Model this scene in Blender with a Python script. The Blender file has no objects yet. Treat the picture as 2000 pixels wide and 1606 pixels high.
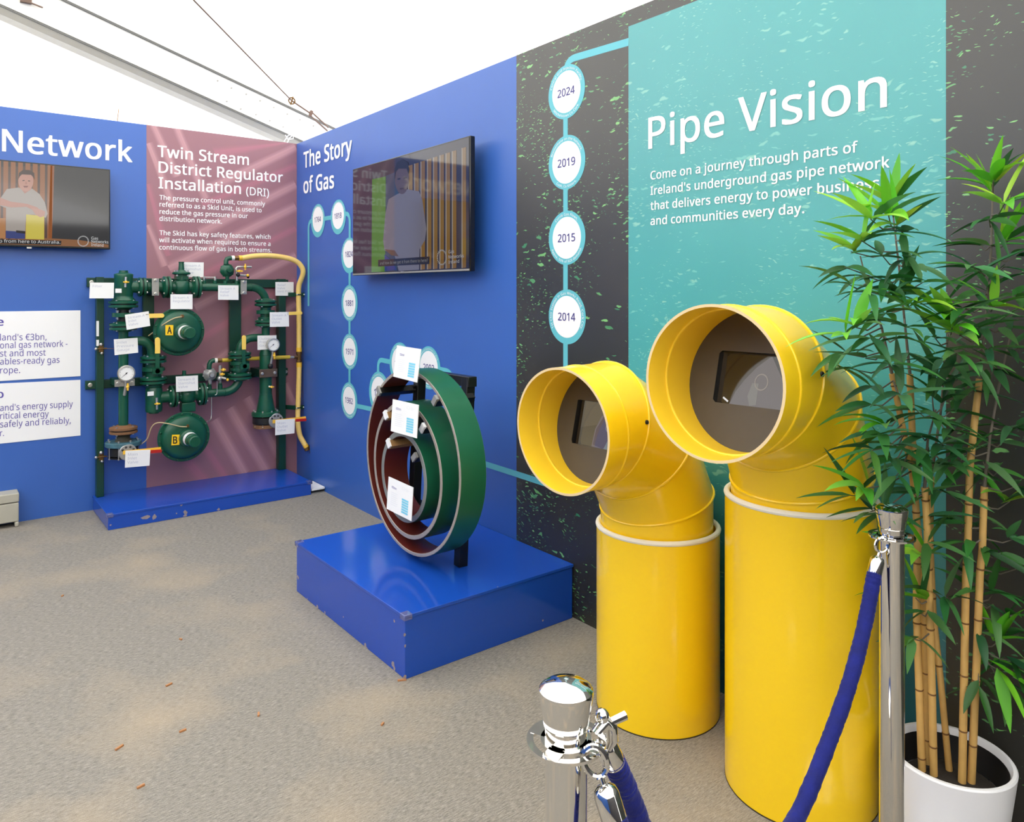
import bpy, math, random
from mathutils import Vector as V, Matrix, Quaternion
random.seed(7)
C = bpy.context.scene.collection
PI = math.pi

# ------------------------------------------------------------------ camera, world, exposure
CAM = V((-2.112, -5.244, 1.3585))
FPX, HZ = 1450.0, 570.0
YAW = math.atan2(1137, 1450)
FW = V((math.sin(YAW), math.cos(YAW), 0)); RT = V((math.cos(YAW), -math.sin(YAW), 0)); UP = V((0, 0, 1))
cam = bpy.data.cameras.new('camera'); camo = bpy.data.objects.new('camera', cam); C.objects.link(camo)
camo.location = CAM; camo.rotation_euler = (PI/2, 0, -YAW)
cam.sensor_width = 36; cam.lens = 36*FPX/2000; cam.shift_y = (HZ-803)/2000.0; cam.clip_start = .02
sc = bpy.context.scene; sc.camera = camo
sc.view_settings.view_transform = 'Standard'; sc.view_settings.look = 'None'
sc.view_settings.gamma = 1; sc.view_settings.use_curve_mapping = False
sc.view_settings.exposure = 0.0
W = bpy.data.worlds.new('sky'); sc.world = W; W.use_nodes = True
W.node_tree.nodes['Background'].inputs[0].default_value = (1.0, .985, .96, 1)
W.node_tree.nodes['Background'].inputs[1].default_value = 4.55
sun = bpy.data.lights.new('sun', 'SUN'); sun.energy = 2.1; sun.angle = math.radians(40); sun.color = (1, .97, .92)
suno = bpy.data.objects.new('sun', sun); C.objects.link(suno); suno.rotation_euler = (math.radians(28), math.radians(-22), 0); suno.location = (-3, -5, 9)
try:
    sc.cycles.use_denoising = True; sc.cycles.max_bounces = 10; sc.cycles.diffuse_bounces = 5; sc.cycles.glossy_bounces = 6
    sc.cycles.sample_clamp_indirect = 8
except Exception: pass

def ray(px, py): return FW + RT*((px-1000)/FPX) + UP*((HZ-py)/FPX)
def at_d(px, py, d): return CAM + ray(px, py)*d
def on_x(px, py, x=0.0): r = ray(px, py); return CAM + r*((x-CAM.x)/r.x)
def on_y(px, py, y=0.0): r = ray(px, py); return CAM + r*((y-CAM.y)/r.y)
def on_z(px, py, z=0.0): r = ray(px, py); return CAM + r*((z-CAM.z)/r.z)
def depth(P): return (P-CAM).dot(FW)
def size(P, n): return n*depth(P)/FPX

# ------------------------------------------------------------------ materials
def lin(c):
    def f(u):
        u /= 255.0
        return u/12.92 if u <= .04045 else ((u+.055)/1.055)**2.4
    return (f(c[0]), f(c[1]), f(c[2]), 1.0)
MATS = {}
def mat(name, col=(200, 200, 200), rough=.5, metal=0.0, spec=.5, noise=0.0, nscale=20.0, bump=0.0, bscale=200.0, emit=0.0, trans=0.0, coat=0.0, sheen=0.0):
    if name in MATS: return MATS[name]
    m = bpy.data.materials.new(name); m.use_nodes = True
    nt = m.node_tree; b = nt.nodes['Principled BSDF']
    b.inputs['Base Color'].default_value = lin(col); b.inputs['Roughness'].default_value = rough
    b.inputs['Metallic'].default_value = metal; b.inputs['Specular IOR Level'].default_value = spec
    b.inputs['Transmission Weight'].default_value = trans; b.inputs['Coat Weight'].default_value = coat
    if sheen: b.inputs['Sheen Weight'].default_value = sheen; b.inputs['Sheen Roughness'].default_value = .35
    if emit: b.inputs['Emission Color'].default_value = lin(col); b.inputs['Emission Strength'].default_value = emit
    tc = nt.nodes.new('ShaderNodeTexCoord')
    if noise:
        n = nt.nodes.new('ShaderNodeTexNoise'); n.inputs['Scale'].default_value = nscale; n.inputs['Detail'].default_value = 6
        nt.links.new(tc.outputs['Object'], n.inputs['Vector'])
        mx = nt.nodes.new('ShaderNodeMix'); mx.data_type = 'RGBA'
        l = lin(col); mx.inputs[6].default_value = tuple(min(1, x*(1-noise)) for x in l[:3])+(1,)
        mx.inputs[7].default_value = tuple(min(1, x*(1+noise)) for x in l[:3])+(1,)
        nt.links.new(n.outputs['Fac'], mx.inputs[0]); nt.links.new(mx.outputs[2], b.inputs['Base Color'])
    if bump:
        n2 = nt.nodes.new('ShaderNodeTexNoise'); n2.inputs['Scale'].default_value = bscale; n2.inputs['Detail'].default_value = 4
        nt.links.new(tc.outputs['Object'], n2.inputs['Vector'])
        bp = nt.nodes.new('ShaderNodeBump'); bp.inputs['Strength'].default_value = bump; bp.inputs['Distance'].default_value = .002
        nt.links.new(n2.outputs['Fac'], bp.inputs['Height']); nt.links.new(bp.outputs[0], b.inputs['Normal'])
    MATS[name] = m; return m

def vcol_mat(name, rough=.5, spec=.5, emit=0.0, translucent=0.0):
    if name in MATS: return MATS[name]
    m = bpy.data.materials.new(name); m.use_nodes = True; nt = m.node_tree; b = nt.nodes['Principled BSDF']
    a = nt.nodes.new('ShaderNodeVertexColor'); a.layer_name = 'tone'
    b.inputs['Roughness'].default_value = rough; b.inputs['Specular IOR Level'].default_value = spec
    if emit:
        b.inputs['Base Color'].default_value = (.01, .01, .012, 1)
        nt.links.new(a.outputs[0], b.inputs['Emission Color']); b.inputs['Emission Strength'].default_value = emit
    else:
        nt.links.new(a.outputs[0], b.inputs['Base Color'])
    if translucent:
        t = nt.nodes.new('ShaderNodeBsdfTranslucent'); nt.links.new(a.outputs[0], t.inputs[0])
        ms = nt.nodes.new('ShaderNodeMixShader'); ms.inputs[0].default_value = translucent
        nt.links.new(b.outputs[0], ms.inputs[1]); nt.links.new(t.outputs[0], ms.inputs[2])
        nt.links.new(ms.outputs[0], nt.nodes['Material Output'].inputs[0])
    MATS[name] = m; return m

def nodes_mat(name):
    m = bpy.data.materials.new(name); m.use_nodes = True; MATS[name] = m
    return m, m.node_tree, m.node_tree.nodes['Principled BSDF']

# tent fabric: lets the daylight through
def fabric(name, tr, tint=(250, 249, 245)):
    m, nt, b = nodes_mat(name)
    d = nt.nodes.new('ShaderNodeBsdfDiffuse'); d.inputs[0].default_value = lin(tint)
    t = nt.nodes.new('ShaderNodeBsdfTranslucent'); t.inputs[0].default_value = lin(tint)
    ms = nt.nodes.new('ShaderNodeMixShader'); ms.inputs[0].default_value = tr
    nt.links.new(d.outputs[0], ms.inputs[1]); nt.links.new(t.outputs[0], ms.inputs[2])
    nt.links.new(ms.outputs[0], nt.nodes['Material Output'].inputs[0]); nt.nodes.remove(b)
    return m
roof_m = fabric('roof_fabric', .5)
gable_m = fabric('gable_fabric', .35)

def wall_mat(name, col):
    return mat(name, col, rough=.40, spec=.7, noise=.05, nscale=3, bump=.02, bscale=400)
blue_wall = wall_mat('blue_vinyl', (48, 96, 178))
def carpet():
    m, nt, b = nodes_mat('carpet_felt'); N = nt.nodes; L = nt.links
    tc = N.new('ShaderNodeTexCoord')
    mp = N.new('ShaderNodeMapping'); mp.inputs['Scale'].default_value = (.8, 5.0, 1); mp.inputs['Rotation'].default_value = (0, 0, .06)
    L.new(tc.outputs['Object'], mp.inputs['Vector'])
    n1 = N.new('ShaderNodeTexNoise'); n1.inputs['Scale'].default_value = 60; n1.inputs['Detail'].default_value = 8; n1.inputs['Roughness'].default_value = .75
    L.new(mp.outputs[0], n1.inputs['Vector'])
    n2 = N.new('ShaderNodeTexNoise'); n2.inputs['Scale'].default_value = 2.1; n2.inputs['Detail'].default_value = 5
    L.new(tc.outputs['Object'], n2.inputs['Vector'])
    n3 = N.new('ShaderNodeTexNoise'); n3.inputs['Scale'].default_value = 420; n3.inputs['Detail'].default_value = 3
    L.new(tc.outputs['Object'], n3.inputs['Vector'])
    r1 = N.new('ShaderNodeValToRGB'); r1.color_ramp.elements[0].position = .34; r1.color_ramp.elements[1].position = .66
    r1.color_ramp.elements[0].color = lin((96, 93, 88)); r1.color_ramp.elements[1].color = lin((164, 158, 148))
    L.new(n1.outputs['Fac'], r1.inputs[0])
    r2 = N.new('ShaderNodeValToRGB'); r2.color_ramp.elements[0].position = .50; r2.color_ramp.elements[1].position = .78
    r2.color_ramp.elements[0].color = (0, 0, 0, 1); r2.color_ramp.elements[1].color = (1, 1, 1, 1)
    L.new(n2.outputs['Fac'], r2.inputs[0])
    mx = N.new('ShaderNodeMix'); mx.data_type = 'RGBA'; mx.inputs[7].default_value = lin((178, 160, 134))
    ml = N.new('ShaderNodeMath'); ml.operation = 'MULTIPLY'; ml.inputs[1].default_value = .55
    L.new(r2.outputs[0], ml.inputs[0]); L.new(ml.outputs[0], mx.inputs[0]); L.new(r1.outputs[0], mx.inputs[6])
    mx2 = N.new('ShaderNodeMix'); mx2.data_type = 'RGBA'; mx2.blend_type = 'OVERLAY'; mx2.inputs[0].default_value = .45
    L.new(mx.outputs[2], mx2.inputs[6]); L.new(n3.outputs['Fac'], mx2.inputs[7]); L.new(mx2.outputs[2], b.inputs['Base Color'])
    b.inputs['Roughness'].default_value = .95; b.inputs['Specular IOR Level'].default_value = .15
    bp = N.new('ShaderNodeBump'); bp.inputs['Strength'].default_value = .3; bp.inputs['Distance'].default_value = .002
    L.new(n3.outputs['Fac'], bp.inputs['Height']); L.new(bp.outputs[0], b.inputs['Normal'])
    return m

def fleck_print(name, base, dark, f1, f2, dens, amount, soft=False, low=None):
    """printed photograph of leaves or water: scattered elongated flecks over a plain ground"""
    m, nt, b = nodes_mat(name); N = nt.nodes; L = nt.links
    tc = N.new('ShaderNodeTexCoord')
    big = N.new('ShaderNodeTexNoise'); big.inputs['Scale'].default_value = 2.3; big.inputs['Detail'].default_value = 4
    L.new(tc.outputs['Object'], big.inputs['Vector'])
    bs = N.new('ShaderNodeMix'); bs.data_type = 'RGBA'; bs.inputs[6].default_value = lin(dark); bs.inputs[7].default_value = lin(base)
    L.new(big.outputs['Fac'], bs.inputs[0]); prev = bs.outputs[2]
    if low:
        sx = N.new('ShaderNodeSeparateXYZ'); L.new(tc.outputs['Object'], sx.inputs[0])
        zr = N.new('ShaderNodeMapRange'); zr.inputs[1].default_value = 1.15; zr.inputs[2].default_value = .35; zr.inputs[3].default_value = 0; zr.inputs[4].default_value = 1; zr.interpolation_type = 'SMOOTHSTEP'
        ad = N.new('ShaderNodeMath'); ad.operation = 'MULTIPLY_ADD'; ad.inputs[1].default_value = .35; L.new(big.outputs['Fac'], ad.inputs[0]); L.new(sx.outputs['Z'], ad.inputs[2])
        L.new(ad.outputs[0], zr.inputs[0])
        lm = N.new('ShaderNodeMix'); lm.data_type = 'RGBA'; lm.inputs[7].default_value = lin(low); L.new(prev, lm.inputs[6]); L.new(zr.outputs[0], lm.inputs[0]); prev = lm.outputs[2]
    for (ang, sc_, thr, seedv) in ((.45, 15, .40, 0), (.25, 27, .36, 3.3), (.8, 48, .38, 7.7)):
        warp = N.new('ShaderNodeTexNoise'); warp.inputs['Scale'].default_value = 14; warp.inputs['Detail'].default_value = 3
        L.new(tc.outputs['Object'], warp.inputs['Vector'])
        vm = N.new('ShaderNodeVectorMath'); vm.operation = 'MULTIPLY_ADD'; vm.inputs[1].default_value = (.06, .06, .06)
        L.new(warp.outputs['Color'], vm.inputs[0]); L.new(tc.outputs['Object'], vm.inputs[2])
        mp = N.new('ShaderNodeMapping'); mp.inputs['Rotation'].default_value = (ang, 0, 0); mp.inputs['Scale'].default_value = (0, 1, 3.6); mp.inputs['Location'].default_value = (0, seedv, seedv)
        L.new(vm.outputs[0], mp.inputs['Vector'])
        vo = N.new('ShaderNodeTexVoronoi'); vo.inputs['Scale'].default_value = sc_
        L.new(mp.outputs[0], vo.inputs['Vector'])
        sep = N.new('ShaderNodeSeparateColor'); L.new(vo.outputs['Color'], sep.inputs[0])
        # radius of this fleck: random, larger where the big noise is high
        cl = N.new('ShaderNodeTexNoise'); cl.inputs['Scale'].default_value = 3.4; cl.inputs['Detail'].default_value = 3
        mp2 = N.new('ShaderNodeMapping'); mp2.inputs['Location'].default_value = (seedv, seedv*2, 1); L.new(tc.outputs['Object'], mp2.inputs['Vector']); L.new(mp2.outputs[0], cl.inputs['Vector'])
        mr = N.new('ShaderNodeMapRange'); mr.inputs[1].default_value = dens; mr.inputs[2].default_value = dens+.20; mr.inputs[3].default_value = 0; mr.inputs[4].default_value = thr
        L.new(cl.outputs['Fac'], mr.inputs[0])
        rm = N.new('ShaderNodeMath'); rm.operation = 'MULTIPLY'; L.new(sep.outputs[0], rm.inputs[0]); L.new(mr.outputs[0], rm.inputs[1])
        df = N.new('ShaderNodeMath'); df.operation = 'SUBTRACT'; L.new(rm.outputs[0], df.inputs[0]); L.new(vo.outputs['Distance'], df.inputs[1])
        st = N.new('ShaderNodeMapRange'); st.inputs[1].default_value = 0; st.inputs[2].default_value = .14 if soft else .06; st.inputs[3].default_value = 0; st.inputs[4].default_value = amount
        L.new(df.outputs[0], st.inputs[0])
        fc = N.new('ShaderNodeMix'); fc.data_type = 'RGBA'; fc.inputs[6].default_value = lin(f1); fc.inputs[7].default_value = lin(f2); L.new(sep.outputs[1], fc.inputs[0])
        mx = N.new('ShaderNodeMix'); mx.data_type = 'RGBA'; L.new(st.outputs[0], mx.inputs[0]); L.new(prev, mx.inputs[6]); L.new(fc.outputs[2], mx.inputs[7])
        prev = mx.outputs[2]
    L.new(prev, b.inputs['Base Color']); b.inputs['Roughness'].default_value = .40; b.inputs['Specular IOR Level'].default_value = .9
    return m

white = mat('white_print', (240, 240, 240), .5)
navy = mat('navy_print', (58, 50, 126), .5)
violet = mat('violet_print', (88, 76, 160), .5)
cyan = mat('cyan_print', (96, 186, 198), .45)
cardwhite = mat('white_card', (238, 238, 236), .5, noise=.01)
greytext = mat('grey_print', (190, 192, 206), .6)
cyanlight = mat('light_cyan_print', (120, 200, 224), .6)
sgreen = mat('dark_green_paint', (16, 78, 56), .33, noise=.25, nscale=14, spec=.5)
sgreen2 = mat('frame_green_paint', (8, 58, 42), .38, noise=.2, nscale=8)
steel = mat('zinc_steel', (196, 194, 188), .32, metal=.85, noise=.1, nscale=60)
plate_m = mat('galvanised_plate', (160, 158, 152), .5, metal=.5, noise=.15, nscale=50)
brown_plate = mat('rusty_brown_plate', (86, 70, 60), .6, metal=.2, noise=.25, nscale=40)
rust = mat('rusty_flange', (120, 84, 54), .7, noise=.35, nscale=45)
chipped = mat('chipped_blue_flange', (60, 100, 112), .6, noise=.6, nscale=30)
blackm = mat('black_rubber', (18, 18, 18), .5, noise=.2)
hose_y = mat('pale_yellow_hose', (240, 204, 116), .5, noise=.05)
yel_h = mat('yellow_handle', (240, 190, 60), .4)
lever_y = mat('lever_yellow_vinyl', (244, 206, 96), .45)
red_m = mat('red_vinyl', (176, 28, 20), .4)
brass = mat('brown_brass', (110, 82, 46), .4, metal=.6, noise=.2, nscale=60)
ptfe = mat('white_tape', (235, 232, 222), .6)
alu_grey = mat('cast_aluminium', (168, 168, 166), .45, metal=.6, noise=.15, nscale=50)
yellow = mat('yellow_enamel', (255, 210, 24), .22, spec=.5, coat=.2, noise=.02, nscale=4)
yellow_in = mat('yellow_enamel_inside', (255, 214, 50), .3, noise=.03, nscale=6)
cut_edge = mat('bare_cut_edge', (226, 200, 150), .6)
gasket_m = mat('white_gasket', (236, 230, 212), .55)
board = mat('grey_panel_board', (82, 74, 62), .55, noise=.08, nscale=30)
podium_m = mat('blue_gloss_paint', (26, 76, 178), .13, spec=.5, noise=.04, nscale=3)
chip_m = mat('paint_chip', (150, 140, 140), .7, noise=.2, nscale=60)
acrylic = mat('clear_acrylic', (236, 236, 250), .02, trans=.9)
ring_green = mat('ring_green_coating', (26, 96, 66), .3, noise=.12, nscale=9)
ring_red = mat('ring_red_primer', (92, 26, 14), .5, noise=.15, nscale=12)
ring_cut = mat('ring_cut_steel', (168, 158, 146), .45, metal=.3, noise=.15, nscale=60)
ring_cut2 = mat('ring_grey_steel', (138, 140, 134), .45, metal=.3, noise=.15, nscale=60)
black_frame = mat('black_painted_steel', (16, 15, 14), .35, noise=.3, nscale=20)
wood_m = mat('raw_wood', (150, 112, 66), .7, noise=.25, nscale=30)
chrome = mat('chrome', (226, 224, 220), .05, metal=1.0)
velvet = mat('blue_velvet', (7, 20, 104), .9, noise=.5, nscale=34, bump=1.0, bscale=120, sheen=.12)
pot_m = mat('white_ceramic', (232, 232, 234), .3)
soil_m = mat('dark_soil', (44, 38, 32), .95, noise=.5, nscale=90, bump=.8, bscale=200)
dark_liner = mat('black_pot_liner', (16, 14, 14), .6)
cane_m = mat('bamboo_cane', (206, 164, 94), .5, noise=.18, nscale=30)
node_m = mat('cane_node', (116, 78, 36), .6)
twig_m = mat('grey_twig', (104, 96, 84), .7, noise=.2)
leaf_m = vcol_mat('leaf_fabric', .42, .4, translucent=.25)
alu = mat('white_aluminium', (236, 234, 228), .4, noise=.02)
alu_dark = mat('grey_keder_rail', (96, 96, 92), .5)
alu_under = mat('aluminium_flange', (168, 164, 152), .45, noise=.05)
cable_m = mat('rusty_cable', (104, 80, 68), .55)
tv_black = mat('black_plastic', (18, 18, 19), .25)
plastic_beige = mat('beige_plastic', (176, 172, 156), .55, noise=.06, nscale=30)

# ------------------------------------------------------------------ mesh builder
class MB:
    def __init__(s): s.v = []; s.f = []; s.m = []; s.c = []; s.hascol = False
    def add(s, verts, faces, m=0, col=None):
        o = len(s.v); s.v += [V(p) for p in verts]
        for f in faces: s.f.append([i+o for i in f]); s.m.append(m); s.c.append(col)
        if col is not None: s.hascol = True
        return s
    def box(s, a, b, m=0, R=None, piv=None):
        x0, y0, z0 = a; x1, y1, z1 = b
        vs = [V((x, y, z)) for x in (x0, x1) for y in (y0, y1) for z in (z0, z1)]
        if R is not None:
            p = V(piv) if piv is not None else (V(a)+V(b))/2
            vs = [p + R @ (q-p) for q in vs]
        return s.add(vs, [(0, 1, 3, 2), (4, 6, 7, 5), (0, 4, 5, 1), (2, 3, 7, 6), (0, 2, 6, 4), (1, 5, 7, 3)], m)
    def beam(s, p, q, w, h, upv=UP, m=0):
        p = V(p); q = V(q); d = (q-p).normalized(); sd = d.cross(V(upv))
        if sd.length < 1e-5: sd = d.cross(V((1, 0, 0)))
        sd.normalize(); u = sd.cross(d)
        vs = [a + sd*(w/2*i) + u*(h/2*j) for a in (p, q) for i in (-1, 1) for j in (-1, 1)]
        return s.add(vs, [(0, 1, 3, 2), (4, 6, 7, 5), (0, 4, 5, 1), (2, 3, 7, 6), (0, 2, 6, 4), (1, 5, 7, 3)], m)
    def tube(s, pts, r, seg=12, m=0, cap=True, closed=False):
        pts = [V(p) for p in pts]; n = len(pts); rs = r if isinstance(r, (list, tuple)) else [r]*n
        vs = []; fs = []; prev = None
        for i in range(n):
            if closed: t = pts[(i+1) % n]-pts[i-1]
            else: t = pts[min(i+1, n-1)]-pts[max(i-1, 0)]
            t.normalize()
            if prev is None:
                a = V((0, 0, 1)) if abs(t.z) < .9 else V((1, 0, 0)); u = t.cross(a).normalized()
            else:
                u = prev - t*prev.dot(t)
                u = u.normalized() if u.length > 1e-6 else t.orthogonal().normalized()
            prev = u; w = t.cross(u)
            for k in range(seg):
                an = 2*PI*k/seg; vs.append(pts[i] + (u*math.cos(an)+w*math.sin(an))*rs[i])
        for i in range(n if closed else n-1):
            j = (i+1) % n
            for k in range(seg):
                l = (k+1) % seg; fs.append((i*seg+k, i*seg+l, j*seg+l, j*seg+k))
        if cap and not closed: fs += [tuple(range(seg))[::-1], tuple((n-1)*seg+k for k in range(seg))]
        return s.add(vs, fs, m)
    def cyl(s, p, q, r, r2=None, seg=20, m=0, cap=True): return s.tube([p, q], [r, r if r2 is None else r2], seg, m, cap)
    def lathe(s, o, ax, prof, seg=28, m=0, close=True):
        o = V(o); ax = V(ax).normalized(); u = ax.orthogonal().normalized(); w = ax.cross(u)
        vs = []; fs = []
        for (t, r) in prof:
            for k in range(seg):
                an = 2*PI*k/seg; vs.append(o+ax*t+(u*math.cos(an)+w*math.sin(an))*r)
        for i in range(len(prof)-1):
            for k in range(seg):
                l = (k+1) % seg; fs.append((i*seg+k, i*seg+l, (i+1)*seg+l, (i+1)*seg+k))
        if close:
            fs += [tuple(range(seg))[::-1], tuple((len(prof)-1)*seg+k for k in range(seg))]
        return s.add(vs, fs, m)
    def torus(s, c, ax, R, r, seg=40, ms=10, m=0):
        c = V(c); ax = V(ax).normalized(); u = ax.orthogonal().normalized(); w = ax.cross(u)
        return s.tube([c+(u*math.cos(2*PI*k/seg)+w*math.sin(2*PI*k/seg))*R for k in range(seg)], r, ms, m, closed=True)
    def sphere(s, c, r, seg=14, m=0, sx=(1, 1, 1)):
        c = V(c); vs = []; fs = []; n = max(4, seg//2)
        for i in range(n+1):
            th = PI*i/n
            for k in range(seg):
                ph = 2*PI*k/seg
                vs.append(c+V((r*sx[0]*math.sin(th)*math.cos(ph), r*sx[1]*math.sin(th)*math.sin(ph), r*sx[2]*math.cos(th))))
        for i in range(n):
            for k in range(seg):
                l = (k+1) % seg; fs.append((i*seg+k, (i+1)*seg+k, (i+1)*seg+l, i*seg+l))
        return s.add(vs, fs, m)
    def poly(s, pts, m=0, col=None): return s.add(pts, [tuple(range(len(pts)))], m, col)
    def plate(s, pts, nrm, t, m=0):
        pts = [V(p) for p in pts]; nrm = V(nrm).normalized()*t; n = len(pts)
        vs = pts+[p+nrm for p in pts]
        fs = [tuple(range(n))[::-1], tuple(range(n, 2*n))]+[(i, (i+1) % n, n+(i+1) % n, n+i) for i in range(n)]
        return s.add(vs, fs, m)
    def build(s, name, mats, parent=None, sharp=35, bevel=0.0, smooth=True, loc=None):
        me = bpy.data.meshes.new(name)
        root = parent
        while root is not None and root.parent is not None: root = root.parent
        if root is not None: off = root.location.copy()
        elif loc is not None: off = V(loc)
        else:
            xs = [p.x for p in s.v]; ys = [p.y for p in s.v]; zs = [p.z for p in s.v]
            off = V(((min(xs)+max(xs))/2, (min(ys)+max(ys))/2, min(zs)))
        me.from_pydata([tuple(p-off) for p in s.v], [], s.f)
        for mm in (mats if isinstance(mats, (list, tuple)) else [mats]): me.materials.append(mm)
        me.polygons.foreach_set('material_index', s.m)
        if s.hascol:
            ca = me.color_attributes.new('tone', 'FLOAT_COLOR', 'CORNER'); data = []
            for p in me.polygons:
                cc = s.c[p.index]
                for _ in p.loop_indices: data += list(cc if cc is not None else (1, 1, 1, 1))
            ca.data.foreach_set('color', data)
        me.update()
        import bmesh
        bm = bmesh.new(); bm.from_mesh(me); bmesh.ops.recalc_face_normals(bm, faces=bm.faces); bm.to_mesh(me); bm.free()
        if smooth:
            me.shade_smooth()
            if sharp: me.set_sharp_from_angle(angle=math.radians(sharp))
        o = bpy.data.objects.new(name, me); C.objects.link(o)
        if parent is not None: o.parent = parent
        else: o.location = off
        if bevel:
            b = o.modifiers.new('edge', 'BEVEL'); b.width = bevel; b.segments = 2; b.limit_method = 'ANGLE'; b.angle_limit = math.radians(50)
        return o

def tag(o, label, cat, group=None):
    o['label'] = label; o['category'] = cat
    if group: o['group'] = group
    return o
def structure(o): o['kind'] = 'structure'; return o
def thing(name, loc, label, cat, group=None):
    o = bpy.data.objects.new(name, None); C.objects.link(o); o.location = loc; o.empty_display_size = .1
    return tag(o, label, cat, group)
def inst(o, name, parent, loc, rot=None):
    c = bpy.data.objects.new(name, o.data); C.objects.link(c); c.parent = parent; c.location = loc
    if rot is not None: c.rotation_euler = rot
    return c

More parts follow.
